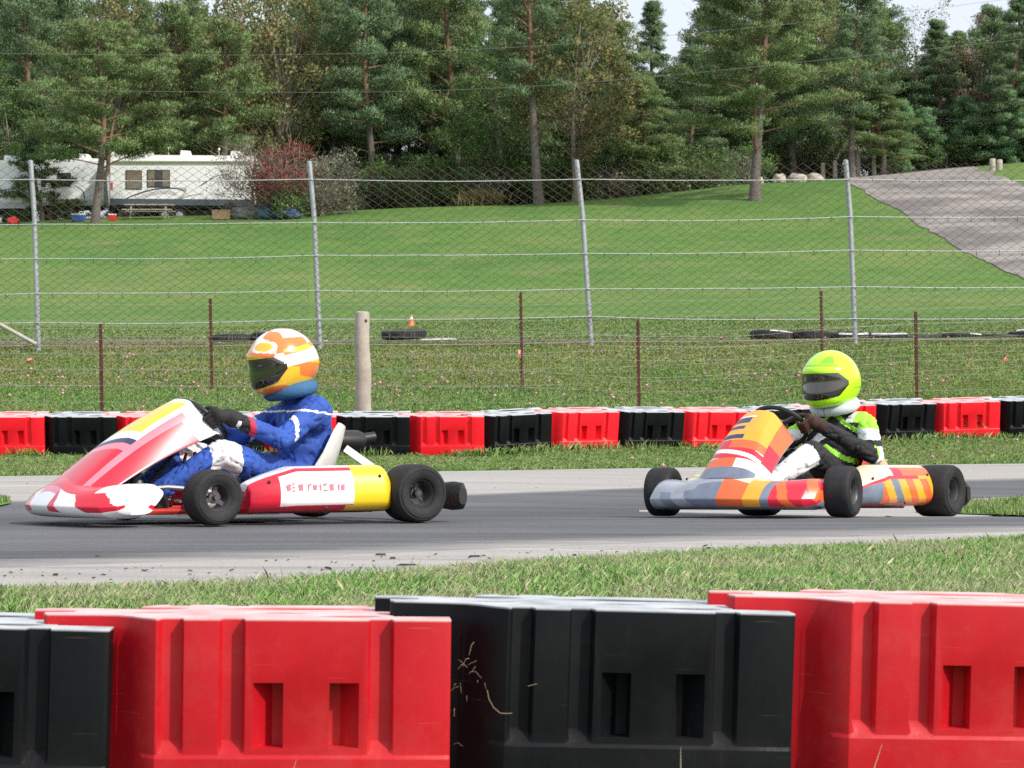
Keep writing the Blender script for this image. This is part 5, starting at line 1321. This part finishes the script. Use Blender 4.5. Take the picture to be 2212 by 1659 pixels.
place_tree('small_leafy_tree', make_leafy(39, 3.9, .2, 1.25, 50, 'leaf_green', size=.15, per=110, clump=.45, trunk_r=.07, stems=2), spot(838, 442) + Vector((0, .8, 0)), 'bright green small tree left of the straight pine trunk', 'tree')
place_tree('golden_tree', make_leafy(41, 11.5, 2.0, 4.4, 150, 'leaf_yellow', size=.18, per=120, clump=.7, trunk_r=.25, stems=2, twigs=2), far(1245, 131), 'tall tree with yellowing leaves in the middle of the tree line', 'tree')
place_tree('pine_tree', make_pine(44, 13.5, .45, 3.3, 30, 'needles_blue', .24, clump=.6, per=190, size=.145, flat=.5, dead=12, lean=1.2), far(1165, 129), 'leaning pine with reddish trunk beside the golden tree', 'tree')
place_tree('round_bush', make_leafy(45, 4.3, .1, 3.2, 130, 'leaf_dull', size=.14, per=110, clump=.6, trunk_r=.06, stems=6, twigs=2, flat=1), spot(1235, 414) + Vector((0, 2.5, 0)), 'large round bush under the golden tree', 'bush')
place_tree('round_bush', make_leafy(46, 2.7, .1, 2.5, 70, 'leaf_green', size=.14, per=110, clump=.55, trunk_r=.05, stems=5, twigs=1, flat=1), spot(1090, 428) + Vector((0, 3.2, 0)), 'dark green bush left of the large round one', 'bush')
P = np.stack([rng.normal(1035, 18, 1700), rng.normal(131.8, .5, 1700)], -1)
blades('tall_dry_grass', P, 0, .85, .04, MT['reeds'], 'patch of tall yellow grass at the forest edge right of the straight pine', 'tall grass', lean=.5)

prot = {}
prot['pa'] = make_pine(101, 12, .22, 3.5, 44, 'needles', .22, clump=.68, per=170, size=.165, flat=.55)
prot['pb'] = make_pine(102, 13, .30, 3.3, 42, 'needles_blue', .22, clump=.68, per=170, size=.165, flat=.55)
prot['pc'] = make_pine(103, 12, .12, 3.8, 46, 'needles_dark', .22, clump=.72, per=170, size=.17, flat=.6)
prot['sp'] = make_pine(104, 12, .06, 3.0, 64, 'needles_blue', .20, clump=.55, per=140, size=.16, flat=.45, shape='cone', dead=0)
prot['sd'] = make_pine(105, 13, .05, 2.7, 64, 'needles_dark', .20, clump=.55, per=140, size=.16, flat=.5, shape='cone', dead=0)
prot['yp'] = make_pine(106, 5, .06, 2.0, 36, 'needles_pale', .10, clump=.48, per=170, size=.14, flat=.7, shape='round', dead=0)
prot['lg'] = make_leafy(107, 11, 1.5, 3.6, 110, 'leaf_green', size=.18, per=120, clump=.75, stems=2)
prot['ly'] = make_leafy(108, 11, 1.8, 3.4, 100, 'leaf_yellow', size=.18, per=110, clump=.72, stems=2, twigs=1)
prot['lb'] = make_leafy(109, 10, 1.5, 3.2, 80, 'leaf_brown', size=.17, per=80, clump=.7, stems=3, twigs=4)
prot['ls'] = make_leafy(110, 12, 3.5, 3.2, 60, 'leaf_yellow', size=.15, per=45, clump=.65, stems=1, twigs=3, cover=.75)
prot['us'] = make_leafy(111, 3.2, .1, 2.4, 60, 'leaf_green', size=.16, per=90, clump=.6, stems=4, twigs=2)
prot['ud'] = make_leafy(112, 2.8, .1, 2.2, 55, 'leaf_dull', size=.15, per=80, clump=.55, stems=4, twigs=3)
KN = dict(pa='pine_tree', pb='pine_tree', pc='pine_tree', sp='spruce_tree', sd='spruce_tree', yp='young_pine', lg='leafy_tree', ly='yellow_leafed_tree', lb='brown_leafed_tree', ls='thin_leafed_tree', us='forest_edge_shrub', ud='forest_edge_shrub')
KC = dict(us='shrub', ud='shrub')
named = [  # px, depth, top py, kind, label
    (60, 136, -60, 'pb', 'tall blue green pine behind the left trailer at the edge'), (255, 140, -40, 'ly', 'yellow green tree rising behind the spreading pine'), (20, 134, 170, 'lg', 'bright green tree low at the left edge above the trailer'),
    (380, 138, 20, 'pa', 'pine behind the trailer roof, left of the pale crowned one'), (490, 136, 55, 'pa', 'broad pine above the right end of the trailer'), (600, 141, -70, 'ly', 'golden brown tree behind, left of the half bare tree'),
    (810, 139, -80, 'pb', 'tall pine between the half bare tree and the straight pine'), (985, 141, -90, 'pa', 'tall green pine right of the straight trunk'), (1075, 135, 110, 'lg', 'leafy tree with bright tips left of the golden tree'),
    (1110, 144, -60, 'sd', 'dark spruce behind the leaning pine'), (1335, 137, 60, 'pa', 'pine right of the golden tree below the first sky gap'), (1425, 141, 5, 'sd', 'dark pointed spruce standing alone against the sky gap'),
    (1400, 133, 175, 'pa', 'lower pine in front of the pointed spruce'), (1480, 139, 110, 'pb', 'pine closing the foot of the sky gap'), (1540, 143, 20, 'pc', 'dark pine just behind the big right pine at its left'), (1715, 142, -40, 'pc', 'dark pine just behind the big right pine at its right'),
    (1840, 138, -25, 'pb', 'open crowned pine right of the big pine, against the sky'), (1905, 139, 190, 'pa', 'lower dark pine behind the wooden bollards'), (1990, 150, 15, 'ls', 'thin leaved pale tree against the right sky gap'),
    (2025, 146, 45, 'sp', 'blue green spruce with rounded tip at the right sky gap'), (2100, 148, 70, 'lb', 'russet brown tree between two spruces at right'), (2185, 142, -30, 'sp', 'large blue green spruce at the right edge'), (2260, 145, -60, 'sp', 'spruce cut by the right edge'),
    (1935, 141, 225, 'yp', 'young pine behind the pair of single bollards'), (2010, 143, 240, 'yp', 'young pale pine at the top of the paved hill road'), (2090, 143, 215, 'yp', 'young pale pine left of the two paired bollards'), (2170, 142, 225, 'yp', 'young pale pine behind the two paired bollards'), (2240, 142, 250, 'yp', 'young pale pine at the right edge')]
rnd.seed(3)
for px, d, top, kd, lab in named:
    pos = far(px, d); h = {'pa': 12, 'pb': 13, 'pc': 12, 'sp': 12, 'sd': 13, 'yp': 5, 'lg': 11, 'ly': 11, 'lb': 10, 'ls': 12}[kd]
    need = zp(top, d) - pos.z; sz = need / h; sc = (sz if kd == 'yp' else max(.8, min(1.2, sz * .55 + .45)))
    place_tree(KN[kd], prot[kd], pos, lab, 'tree', rot=rnd.uniform(0, 6.28), sc=sc, sz=sz)
# the wood behind: alike trees, deep shade under them
i = 0
for row, (d, step, tops) in enumerate([(150, 70, (-20, 60)), (161, 78, (-35, 45))]):
    px = -330 + row * 25
    while px < 2560:
        q = px + rnd.uniform(-14, 14); px += step * rnd.uniform(.85, 1.15)
        top = rnd.uniform(*tops)
        if 1340 < q < 1545: top = 150 + rnd.uniform(0, 40)
        elif 1900 < q < 2010: top = rnd.uniform(120, 190)
        elif 2010 <= q < 2230: top = rnd.uniform(20, 90)
        elif 265 < q < 330: top += 40
        kd = rnd.choice(['pc', 'sd', 'pb', 'lg', 'pc', 'sd', 'ly'] if row == 0 else ['pc', 'sd', 'pc', 'lg'])
        h = {'pb': 13, 'pc': 12, 'sd': 13, 'lg': 11, 'ly': 11}[kd]
        pos = far(q, d + rnd.uniform(-3, 3)); sz = (zp(top, pos.y) - pos.z) / h
        place_tree(KN[kd], prot[kd], pos, {'pc': 'dark pine deep in the wood behind the front trees', 'sd': 'dark spruce deep in the wood behind the front trees', 'pb': 'blue green pine deep in the wood behind the front trees', 'lg': 'green leafy tree deep in the wood behind the front trees', 'ly': 'yellowing tree deep in the wood behind the front trees'}[kd], 'tree', {'pc': 'dark pines', 'sd': 'dark spruces', 'pb': 'blue green pines', 'lg': 'green trees', 'ly': 'yellowing trees'}[kd] + ' deep in the wood', sc=max(.85, min(1.15, sz)), sz=sz)
px = 330
while px < 2300:
    q = px + rnd.uniform(-12, 12); px += rnd.uniform(38, 62)
    d = float(np.interp(q, [300, 700, 1100, 1400, 1600, 1900, 2200], [141, 137, 134, 133, 135, 142, 146])) + rnd.uniform(-1.2, 2.5); kd = rnd.choice(['us', 'ud'])
    if q < 460: d = 142
    if q > 1640: d = 143.5
    sc = rnd.uniform(.6, 1.05); place_tree('forest_edge_shrub', prot[kd], far(q, d), {'us': 'green undergrowth shrub along the shaded forest edge', 'ud': 'dull brown undergrowth shrub along the shaded forest edge'}[kd], 'shrub', {'us': 'green undergrowth shrubs', 'ud': 'dull undergrowth shrubs'}[kd], sc=sc)

# ------------------------------------------------------------------ trailers and camp things
def trailer(px0, px1, py_roof, py_floor, py_ground, d, yaw, label, spec):
    cxp = (px0 + px1) / 2; L = (px1 - px0) / FPX * d; z0 = zp(py_ground, d); zf = zp(py_floor, d); zt = zp(py_roof, d); W_ = 2.4
    c = Vector(((cxp - CX) / FPX * d, d + W_ / 2, z0)); root = empty('camping_trailer', None, label, 'camper', 'trailers', M=Matrix.Translation(c) @ Matrix.Rotation(R(yaw), 4, 'Z'))
    hb = zt - z0; hf = zf - z0; y0 = -W_ / 2
    mb = MB(); ring = []
    prof = [(-L / 2, hf), (L / 2, hf), (L / 2 + spec.get('nose', 0), hf + (hb - hf) * .45), (L / 2 + spec.get('nose', 0) * .6, hb - .2), (L / 2 - .1, hb), (-L / 2 + .12, hb), (-L / 2, hb - .14)]
    mb.loft([[Vector((x, y, z)) for x, z in prof] for y in (y0, -y0)]); mb.build('body', MT['rv_white'], root, smooth=None, bevel=.05)
    mb = MB(); mb.box((0, 0, hb + .03), (L - .1, W_ - .1, .08)); mb.build('roof', MT['rv_cream'], root, bevel=.03)
    mb = MB(); mb.box((0, y0 - .015, hf + .10), (L - .04, .03, .34)); mb.build('skirt', MT[spec['skirt']], root, smooth=None)
    mb = MB(); mb.box((0, 0, hf - .12), (L * .9, W_ * .8, .16)); mb.build('chassis', MT['k_black'], root, smooth=None)
    if spec.get('awning'):
        mb = MB(); mb.tube([(-L / 2 + .2, y0 - .10, hb - .28), (L / 2 - .2, y0 - .10, hb - .22)], .075, 12); mb.build('awning_roll', MT['rv_cream'], root)
    for (a, zc, w_, h_, m_) in spec['win']:
        mb = MB(); x = -L / 2 + a * L; z = hf + zc * (hb - hf); mb.box((x, y0 - .02, z), (w_ + .09, .04, h_ + .09)); f = mb.build('window', MT['k_black'], root, smooth=None, bevel=.02)
        mb = MB(); mb.box((x, y0 - .045, z), (w_, .012, h_)); mb.build('pane', MT[m_], f, smooth=None)
        mb = MB(); mb.box((x, y0 - .054, z - h_ * .08), (w_, .012, .03)); mb.build('glazing_bar', MT['k_black'], f, smooth=None)
    for a, k_ in spec.get('wheels', []):
        mb = MB(); Mx = Matrix.Translation((-L / 2 + a * L, y0 + .12, .34)) @ Matrix.Rotation(R(90), 4, 'X')
        mb.lathe([(.20, -.10), (.30, -.11), (.34, -.08), (.34, .08), (.30, .11), (.20, .10)], 28, Mx, closed=True); wv = mb.build('wheel', MT['rubber'], root)
        mb = MB(); mb.lathe([(0, .07), (.05, .07), (.06, .05), (.19, .04), (.20, .09)], 24, Mx, cap=False)
        for j in range(6): mb.box(Mx @ (Matrix.Rotation(j * 1.047, 4, 'Z') @ Vector((.12, 0, .065))), (.13, .045, .02), Mx.to_3x3() @ Matrix.Rotation(j * 1.047, 3, 'Z'))
        mb.build('rim', MT['alloy'], wv)
    for kind, a, s_ in spec['roof']:
        x = -L / 2 + a * L; z = hb + .07; mb = MB()
        if kind == 'ac': mb.loft([[Vector((x + dx, y, z + dz)) for dx, dz in ((-.42 * s_, 0), (.42 * s_, 0), (.30 * s_, .30), (-.38 * s_, .34))] for y in (-.4, .4)]); mb.build('roof_air_conditioner', MT['rv_white'], root, bevel=.05)
        elif kind == 'vent': mb.loft([[Vector((x + dx, y, z + dz)) for dx, dz in ((-.28, 0), (.28, 0), (.12, .22), (-.18, .24))] for y in (-.3, .3)]); mb.build('roof_vent', MT['rv_white'], root, bevel=.04)
        elif kind == 'hatch': mb.box((x, 0, z + .12), (.9 * s_, .7, .26), taper=.9); mb.build('roof_hatch', MT['rv_grey'], root, bevel=.03)
        else: mb.tube([(x, -.5, z), (x, -.5, z + .42)], .018, 6); mb.lathe([(.05, 0), (.06, .05), (.02, .12)], 10, Matrix.Translation((x, -.5, z + .36))); mb.build('antenna', MT['rv_white'], root)
    for m_, pts, w0, w1 in spec['stripes']:
        # curved coloured band lying a few millimetres proud of the wall
        n = 28; P = []
        for i in range(n + 1):
            t_ = i / n * (len(pts) - 1); k = min(int(t_), len(pts) - 2); f = t_ - k
            pm, pa, pb, pc = pts[max(k - 1, 0)], pts[k], pts[k + 1], pts[min(k + 2, len(pts) - 1)]
            P.append(tuple(.5 * ((2 * pa[j]) + (-pm[j] + pb[j]) * f + (2 * pm[j] - 5 * pa[j] + 4 * pb[j] - pc[j]) * f * f + (-pm[j] + 3 * pa[j] - 3 * pb[j] + pc[j]) * f ** 3) for j in (0, 1)))
        vs = []
        for i, (a, zc) in enumerate(P):
            b_ = P[min(i + 1, n)]; a_ = P[max(i - 1, 0)]; tx = (b_[0] - a_[0]) * L; tzz = (b_[1] - a_[1]) * (hb - hf); l_ = math.hypot(tx, tzz) or 1
            ww = (w0 + (w1 - w0) * i / n) * math.sin(math.pi * min(.5, .08 + i / n)) / 2; x = -L / 2 + a * L; z = hf + zc * (hb - hf)
            for yy in (-.003, -.009): vs += [Vector((x - tzz / l_ * ww, y0 + yy, z + tx / l_ * ww)), Vector((x + tzz / l_ * ww, y0 + yy, z - tx / l_ * ww))]
        fs = []
        for i in range(n):
            q = i * 4; r_ = q + 4; fs += [(q + 2, q + 3, r_ + 3, r_ + 2), (q, q + 2, r_ + 2, r_), (q + 1, r_ + 1, r_ + 3, q + 3)]
        mb = MB(); mb.add(vs, fs); mb.build('stripe', MT[m_], root, smooth=None)
    if spec.get('lamp'):
        mb = MB(); mb.box((-L / 2 + .12, y0 - .02, hf + .95), (.10, .04, .34)); mb.build('tail_light', MT['red_plastic'], root, smooth=None)
    return root
trailer(234, 545, 338, 441, 478, 131, 5.5, 'long white fifth wheel trailer with blue and tan swoosh and brown blinds', dict(skirt='rv_blue', awning=True, nose=.3, lamp=True,
    win=[(.165, .50, .78, .95, 'glass_brown'), (.285, .53, .36, .86, 'glass_brown'), (.335, .53, .36, .86, 'glass_dark'), (.385, .53, .36, .86, 'glass_brown')], wheels=[(.38, 0), (.48, 0)],
    roof=[('hatch', .24, 1), ('vent', .02, 1), ('antenna', .40, 1), ('ac', .52, .8), ('antenna', .75, 1), ('ac', .88, 1)],
    stripes=[('rv_blue', [(.06, .02), (.16, .17), (.30, .30), (.44, .33), (.52, .27)], .10, .06), ('rv_tan', [(.44, .33), (.52, .32), (.50, .18), (.42, .06)], .12, .10), ('rv_grey', [(.14, .04), (.25, .18), (.38, .25), (.46, .20)], .22, .18), ('rv_blue', [(.46, .08), (.54, .17), (.64, .22)], .05, .02), ('rv_blue', [(.62, .38), (.68, .50), (.75, .62)], .10, .03)]))
trailer(58, 222, 345, 441, 476, 132.5, 2, 'middle white trailer partly hidden behind the pine trunk', dict(skirt='rv_grey', awning=False, nose=0,
    win=[(.48, .55, .66, .66, 'glass_dark'), (.16, .50, .60, .46, 'glass_dark')], wheels=[(.55, 0)], roof=[('ac', .72, .8), ('antenna', .2, 1)],
    stripes=[('rv_blue', [(.50, .08), (.62, .05), (.74, .10), (.72, .30), (.62, .42)], .12, .03), ('rv_blue', [(.30, .14), (.45, .06), (.60, .03)], .10, .04)]))
trailer(-170, 72, 349, 448, 480, 130.5, -3, 'white trailer cut by the left edge of the photo', dict(skirt='rv_grey', awning=False, nose=0,
    win=[(.30, .55, .7, .7, 'glass_dark')], wheels=[(.45, 0), (.55, 0)], roof=[('ac', .78, 1)], stripes=[('rv_blue', [(.60, .30), (.75, .38), (.90, .40)], .08, .02), ('rv_blue', [(.62, .10), (.72, .04), (.82, .02)], .12, .02)]))
def lump(name, px0, px1, py0, py1, d, m, label, cat, seed, flat=.8, depth=.6):
    c = pxp((px0 + px1) / 2, py1, d); wv = (px1 - px0) / FPX * d / 2; hv = (py1 - py0) / FPX * d
    bm = bmesh.new(); bmesh.ops.create_icosphere(bm, subdivisions=4, radius=1)
    for v in bm.verts:
        n_ = noise.noise(v.co * 1.9 + Vector((seed, 0, 0))) * .30 + noise.noise(v.co * 5 + Vector((0, seed, 0))) * .13
        f = 1 + n_; v.co = Vector((v.co.x * wv * f, v.co.y * depth * f, max(-.02, (v.co.z * .62 + .38)) * hv * f))
    me = bpy.data.meshes.new(name); bm.to_mesh(me); bm.free(); me.materials.append(MT[m]); me.polygons.foreach_set('use_smooth', [True] * len(me.polygons))
    o = link(name, me); o.location = Vector((c.x, d, tz(c.x, d) - .03)); return tag(o, label, cat)
lump('covered_pile', 556, 600, 447, 474, 126.5, 'tarp_teal', 'pile under a dull teal tarpaulin left of the blue one', 'tarpaulin', 4)
lump('covered_pile', 583, 652, 448, 472, 126.2, 'tarp_blue', 'long low pile under a wrinkled blue tarpaulin', 'tarpaulin', 9)
lump('covered_pile', 495, 572, 449, 476, 127, 'tarp_grey', 'pile under a grey tarpaulin next to the trailer', 'tarpaulin', 14)
lump('red_bag', 16, 40, 461, 479, 127, 'red_plastic', 'round red bag on the grass under the left trailer', 'bag', 22, depth=.3)
lump('tyre_cover', 484, 508, 432, 462, 129.2, 'k_black', 'dark round cover standing by the trailer front', 'cover', 31, depth=.2)
def crate(name, px, py, d, size, m, label, cat, lid=None):
    p = gp(px, d); mb = MB(); root = empty(name, p, label, cat); mb.box((0, 0, size[2] / 2), size, taper=1.05); mb.build('box', MT[m], root, bevel=.02)
    mb = MB(); mb.box((0, 0, size[2] + .02), (size[0] * 1.1, size[1] * 1.1, .06)); mb.build('lid', MT[lid or m], root, bevel=.015); return root
crate('cooler', 169, 470, 127.2, (.62, .4, .34), 'blue_plastic', 'blue cooler with white lid beside the pine trunk', 'cooler', 'white')
crate('fuel_can', 246, 475, 126.8, (.24, .2, .30), 'red_plastic', 'red can with white top at the trailer rear', 'can', 'white')
crate('fuel_can', 238, 474, 127.6, (.18, .16, .26), 'red_plastic', 'smaller red can just left of the other red can', 'can', 'white')
crate('storage_box', 478, 475, 126.5, (.9, .5, .45), 'cardboard', 'brown box on the grass in front of the grey tarpaulin', 'box', 'cardboard')
crate('basin', 472, 458, 128.2, (.5, .4, .16), 'turq', 'turquoise basin near the trailer front', 'basin')
root = empty('picnic_table', gp(322, 127.5), 'weathered picnic table in front of the long trailer', 'table'); mb = MB()
for k in range(4):
    mb = MB(); mb.box((0, -.3 + k * .2, .74), (2.6, .17, .05)); mb.build('plank', MT['wood'], root)
for y in (-.75, .75): mb = MB(); mb.box((0, y, .45), (2.6, .26, .05)); mb.build('bench', MT['wood'], root)
for x in (-.9, .9):
    mb = MB()
    for sg in (1, -1): mb.tube([(x, .25 * sg, .72), (x, .62 * sg, 0)], .04, 6)
    mb.tube([(x, -.8, .41), (x, .8, .41)], .04, 6); mb.build('leg_frame', MT['wood'], root)
for k, (px, pyb, pyt) in enumerate([(1777, 369, 353), (1803, 364, 348), (1853, 353, 335), (1887, 359, 332), (2143, 376, 344), (2158, 376, 346)]):
    d = 140.0 if k < 4 else 133; b = gp(px, d, -.1); tp = pxp(px, pyt, d); mb = MB(); r_ = .13 if k < 4 else .17
    mb.tube([b, b.lerp(tp, .5), tp, tp + Vector((0, 0, .03))], [r_, r_, r_ * .95, r_ * .8], 12)
    o = tag(mb.build('wooden_bollard', MT['wood']), ['short wooden bollard beside the boulders', 'wooden bollard second from the boulders', 'brownish bollard beside the leaning trunk', 'tallest pale wooden bollard at the crest', 'left one of the paired posts by the paved road', 'right one of the paired posts by the paved road'][k], 'bollard', 'wooden bollards along the crest')
for px, py, w_, h_, sd_, lab in [(1631, 382, 34, 22, 1, 'pale boulder half hidden behind the big pine trunk'), (1683, 382, 32, 20, 5, 'round pale boulder right of the big pine'), (1722, 385, 46, 19, 9, 'long grey boulder on the crest'), (1758, 386, 40, 17, 13, 'broken pale boulder with brown hollow next to the road')]:
    d = 133.5; c = gp(px, d); s_ = d / FPX; bm = bmesh.new(); bmesh.ops.create_icosphere(bm, subdivisions=3, radius=1)
    for v in bm.verts:
        f = 1 + .28 * noise.noise(v.co * 1.6 + Vector((sd_, 0, 0))) + .12 * noise.noise(v.co * 4 + Vector((sd_, 3, 0))); v.co = Vector((v.co.x * w_ / 2 * s_ * f, v.co.y * .5 * f, v.co.z * h_ * .75 * s_ * f))
    me = bpy.data.meshes.new('boulder'); bm.to_mesh(me); bm.free(); me.materials.append(MT['rock']); o = link('boulder', me); o.location = c + Vector((0, 0, .12)); tag(o, lab, 'boulder', 'boulders on the crest')
# overhead lines
def overhead(pts, d, label):
    mb = MB(); P = [pxp(x, y, d) for x, y in pts]; out = []
    xs = [p.x for p in P]; zs = [p.z for p in P]
    X_ = np.linspace(xs[0], xs[-1], 80); Z_ = np.interp(X_, xs, zs); ker = np.ones(13) / 13; Zp = np.pad(Z_, 6, mode='edge'); Z_ = np.convolve(Zp, ker, 'valid')
    mb.tube([Vector((float(a), d, float(b))) for a, b in zip(X_, Z_)], .006, 5); tag(mb.build('overhead_cable', MT['cable_dull']), label, 'cable', 'overhead cables')
overhead([(-900, 90), (0, 117), (600, 121), (1100, 108), (1357, 85), (1477, 75), (1777, 46), (1909, 30), (2211, -4), (3000, -110)], 96, 'upper overhead cable crossing in front of the trees')
overhead([(-900, 176), (0, 194), (600, 201), (1000, 199), (1400, 170), (1780, 128), (2211, 87), (3000, -10)], 96, 'lower overhead cable crossing in front of the trees')
# weeds behind the far barrier and before the red one
for px, py, d, h_, m_, lab in [(955, 886, 27.0, .26, 'rust', 'reddish dock weed rising behind the red barrier'), (2103, 950, 28.35, .30, 'leaf_green', 'wiry weed growing in front of the right red barrier')]:
    root = empty('weed', gp(px, d), lab, 'weed', 'weeds at the barriers'); mb = MB(); rnd.seed(int(px))
    for k in range(14):
        a = rnd.uniform(0, 6.28); l = h_ * rnd.uniform(.5, 1.1); tp = Vector((math.cos(a) * .16, math.sin(a) * .06, l)); pt = limb(mb, (0, 0, 0), tp, .0035, .0015, 4, .1, 4)
        for q in range(4): limb(mb, pt[3], pt[3] + Vector((rnd.uniform(-.05, .05), 0, rnd.uniform(.0, .06))), .0015, .001, 3, .1, 2)
    mb.build('stem', MT['rust'] if m_ == 'rust' else MT['bark_twig'], root)
    cs = [(rnd.uniform(-.12, .12), rnd.uniform(-.05, .05), rnd.uniform(.0, h_ * .6)) for _ in range(14)]
    link('foliage', tufts(cs, [.03] * 14, 9, .05, .018, MT['leaf_brown' if m_ == 'rust' else 'leaf_green'], 'foliage', 1, .2, 3, kite=True), root)
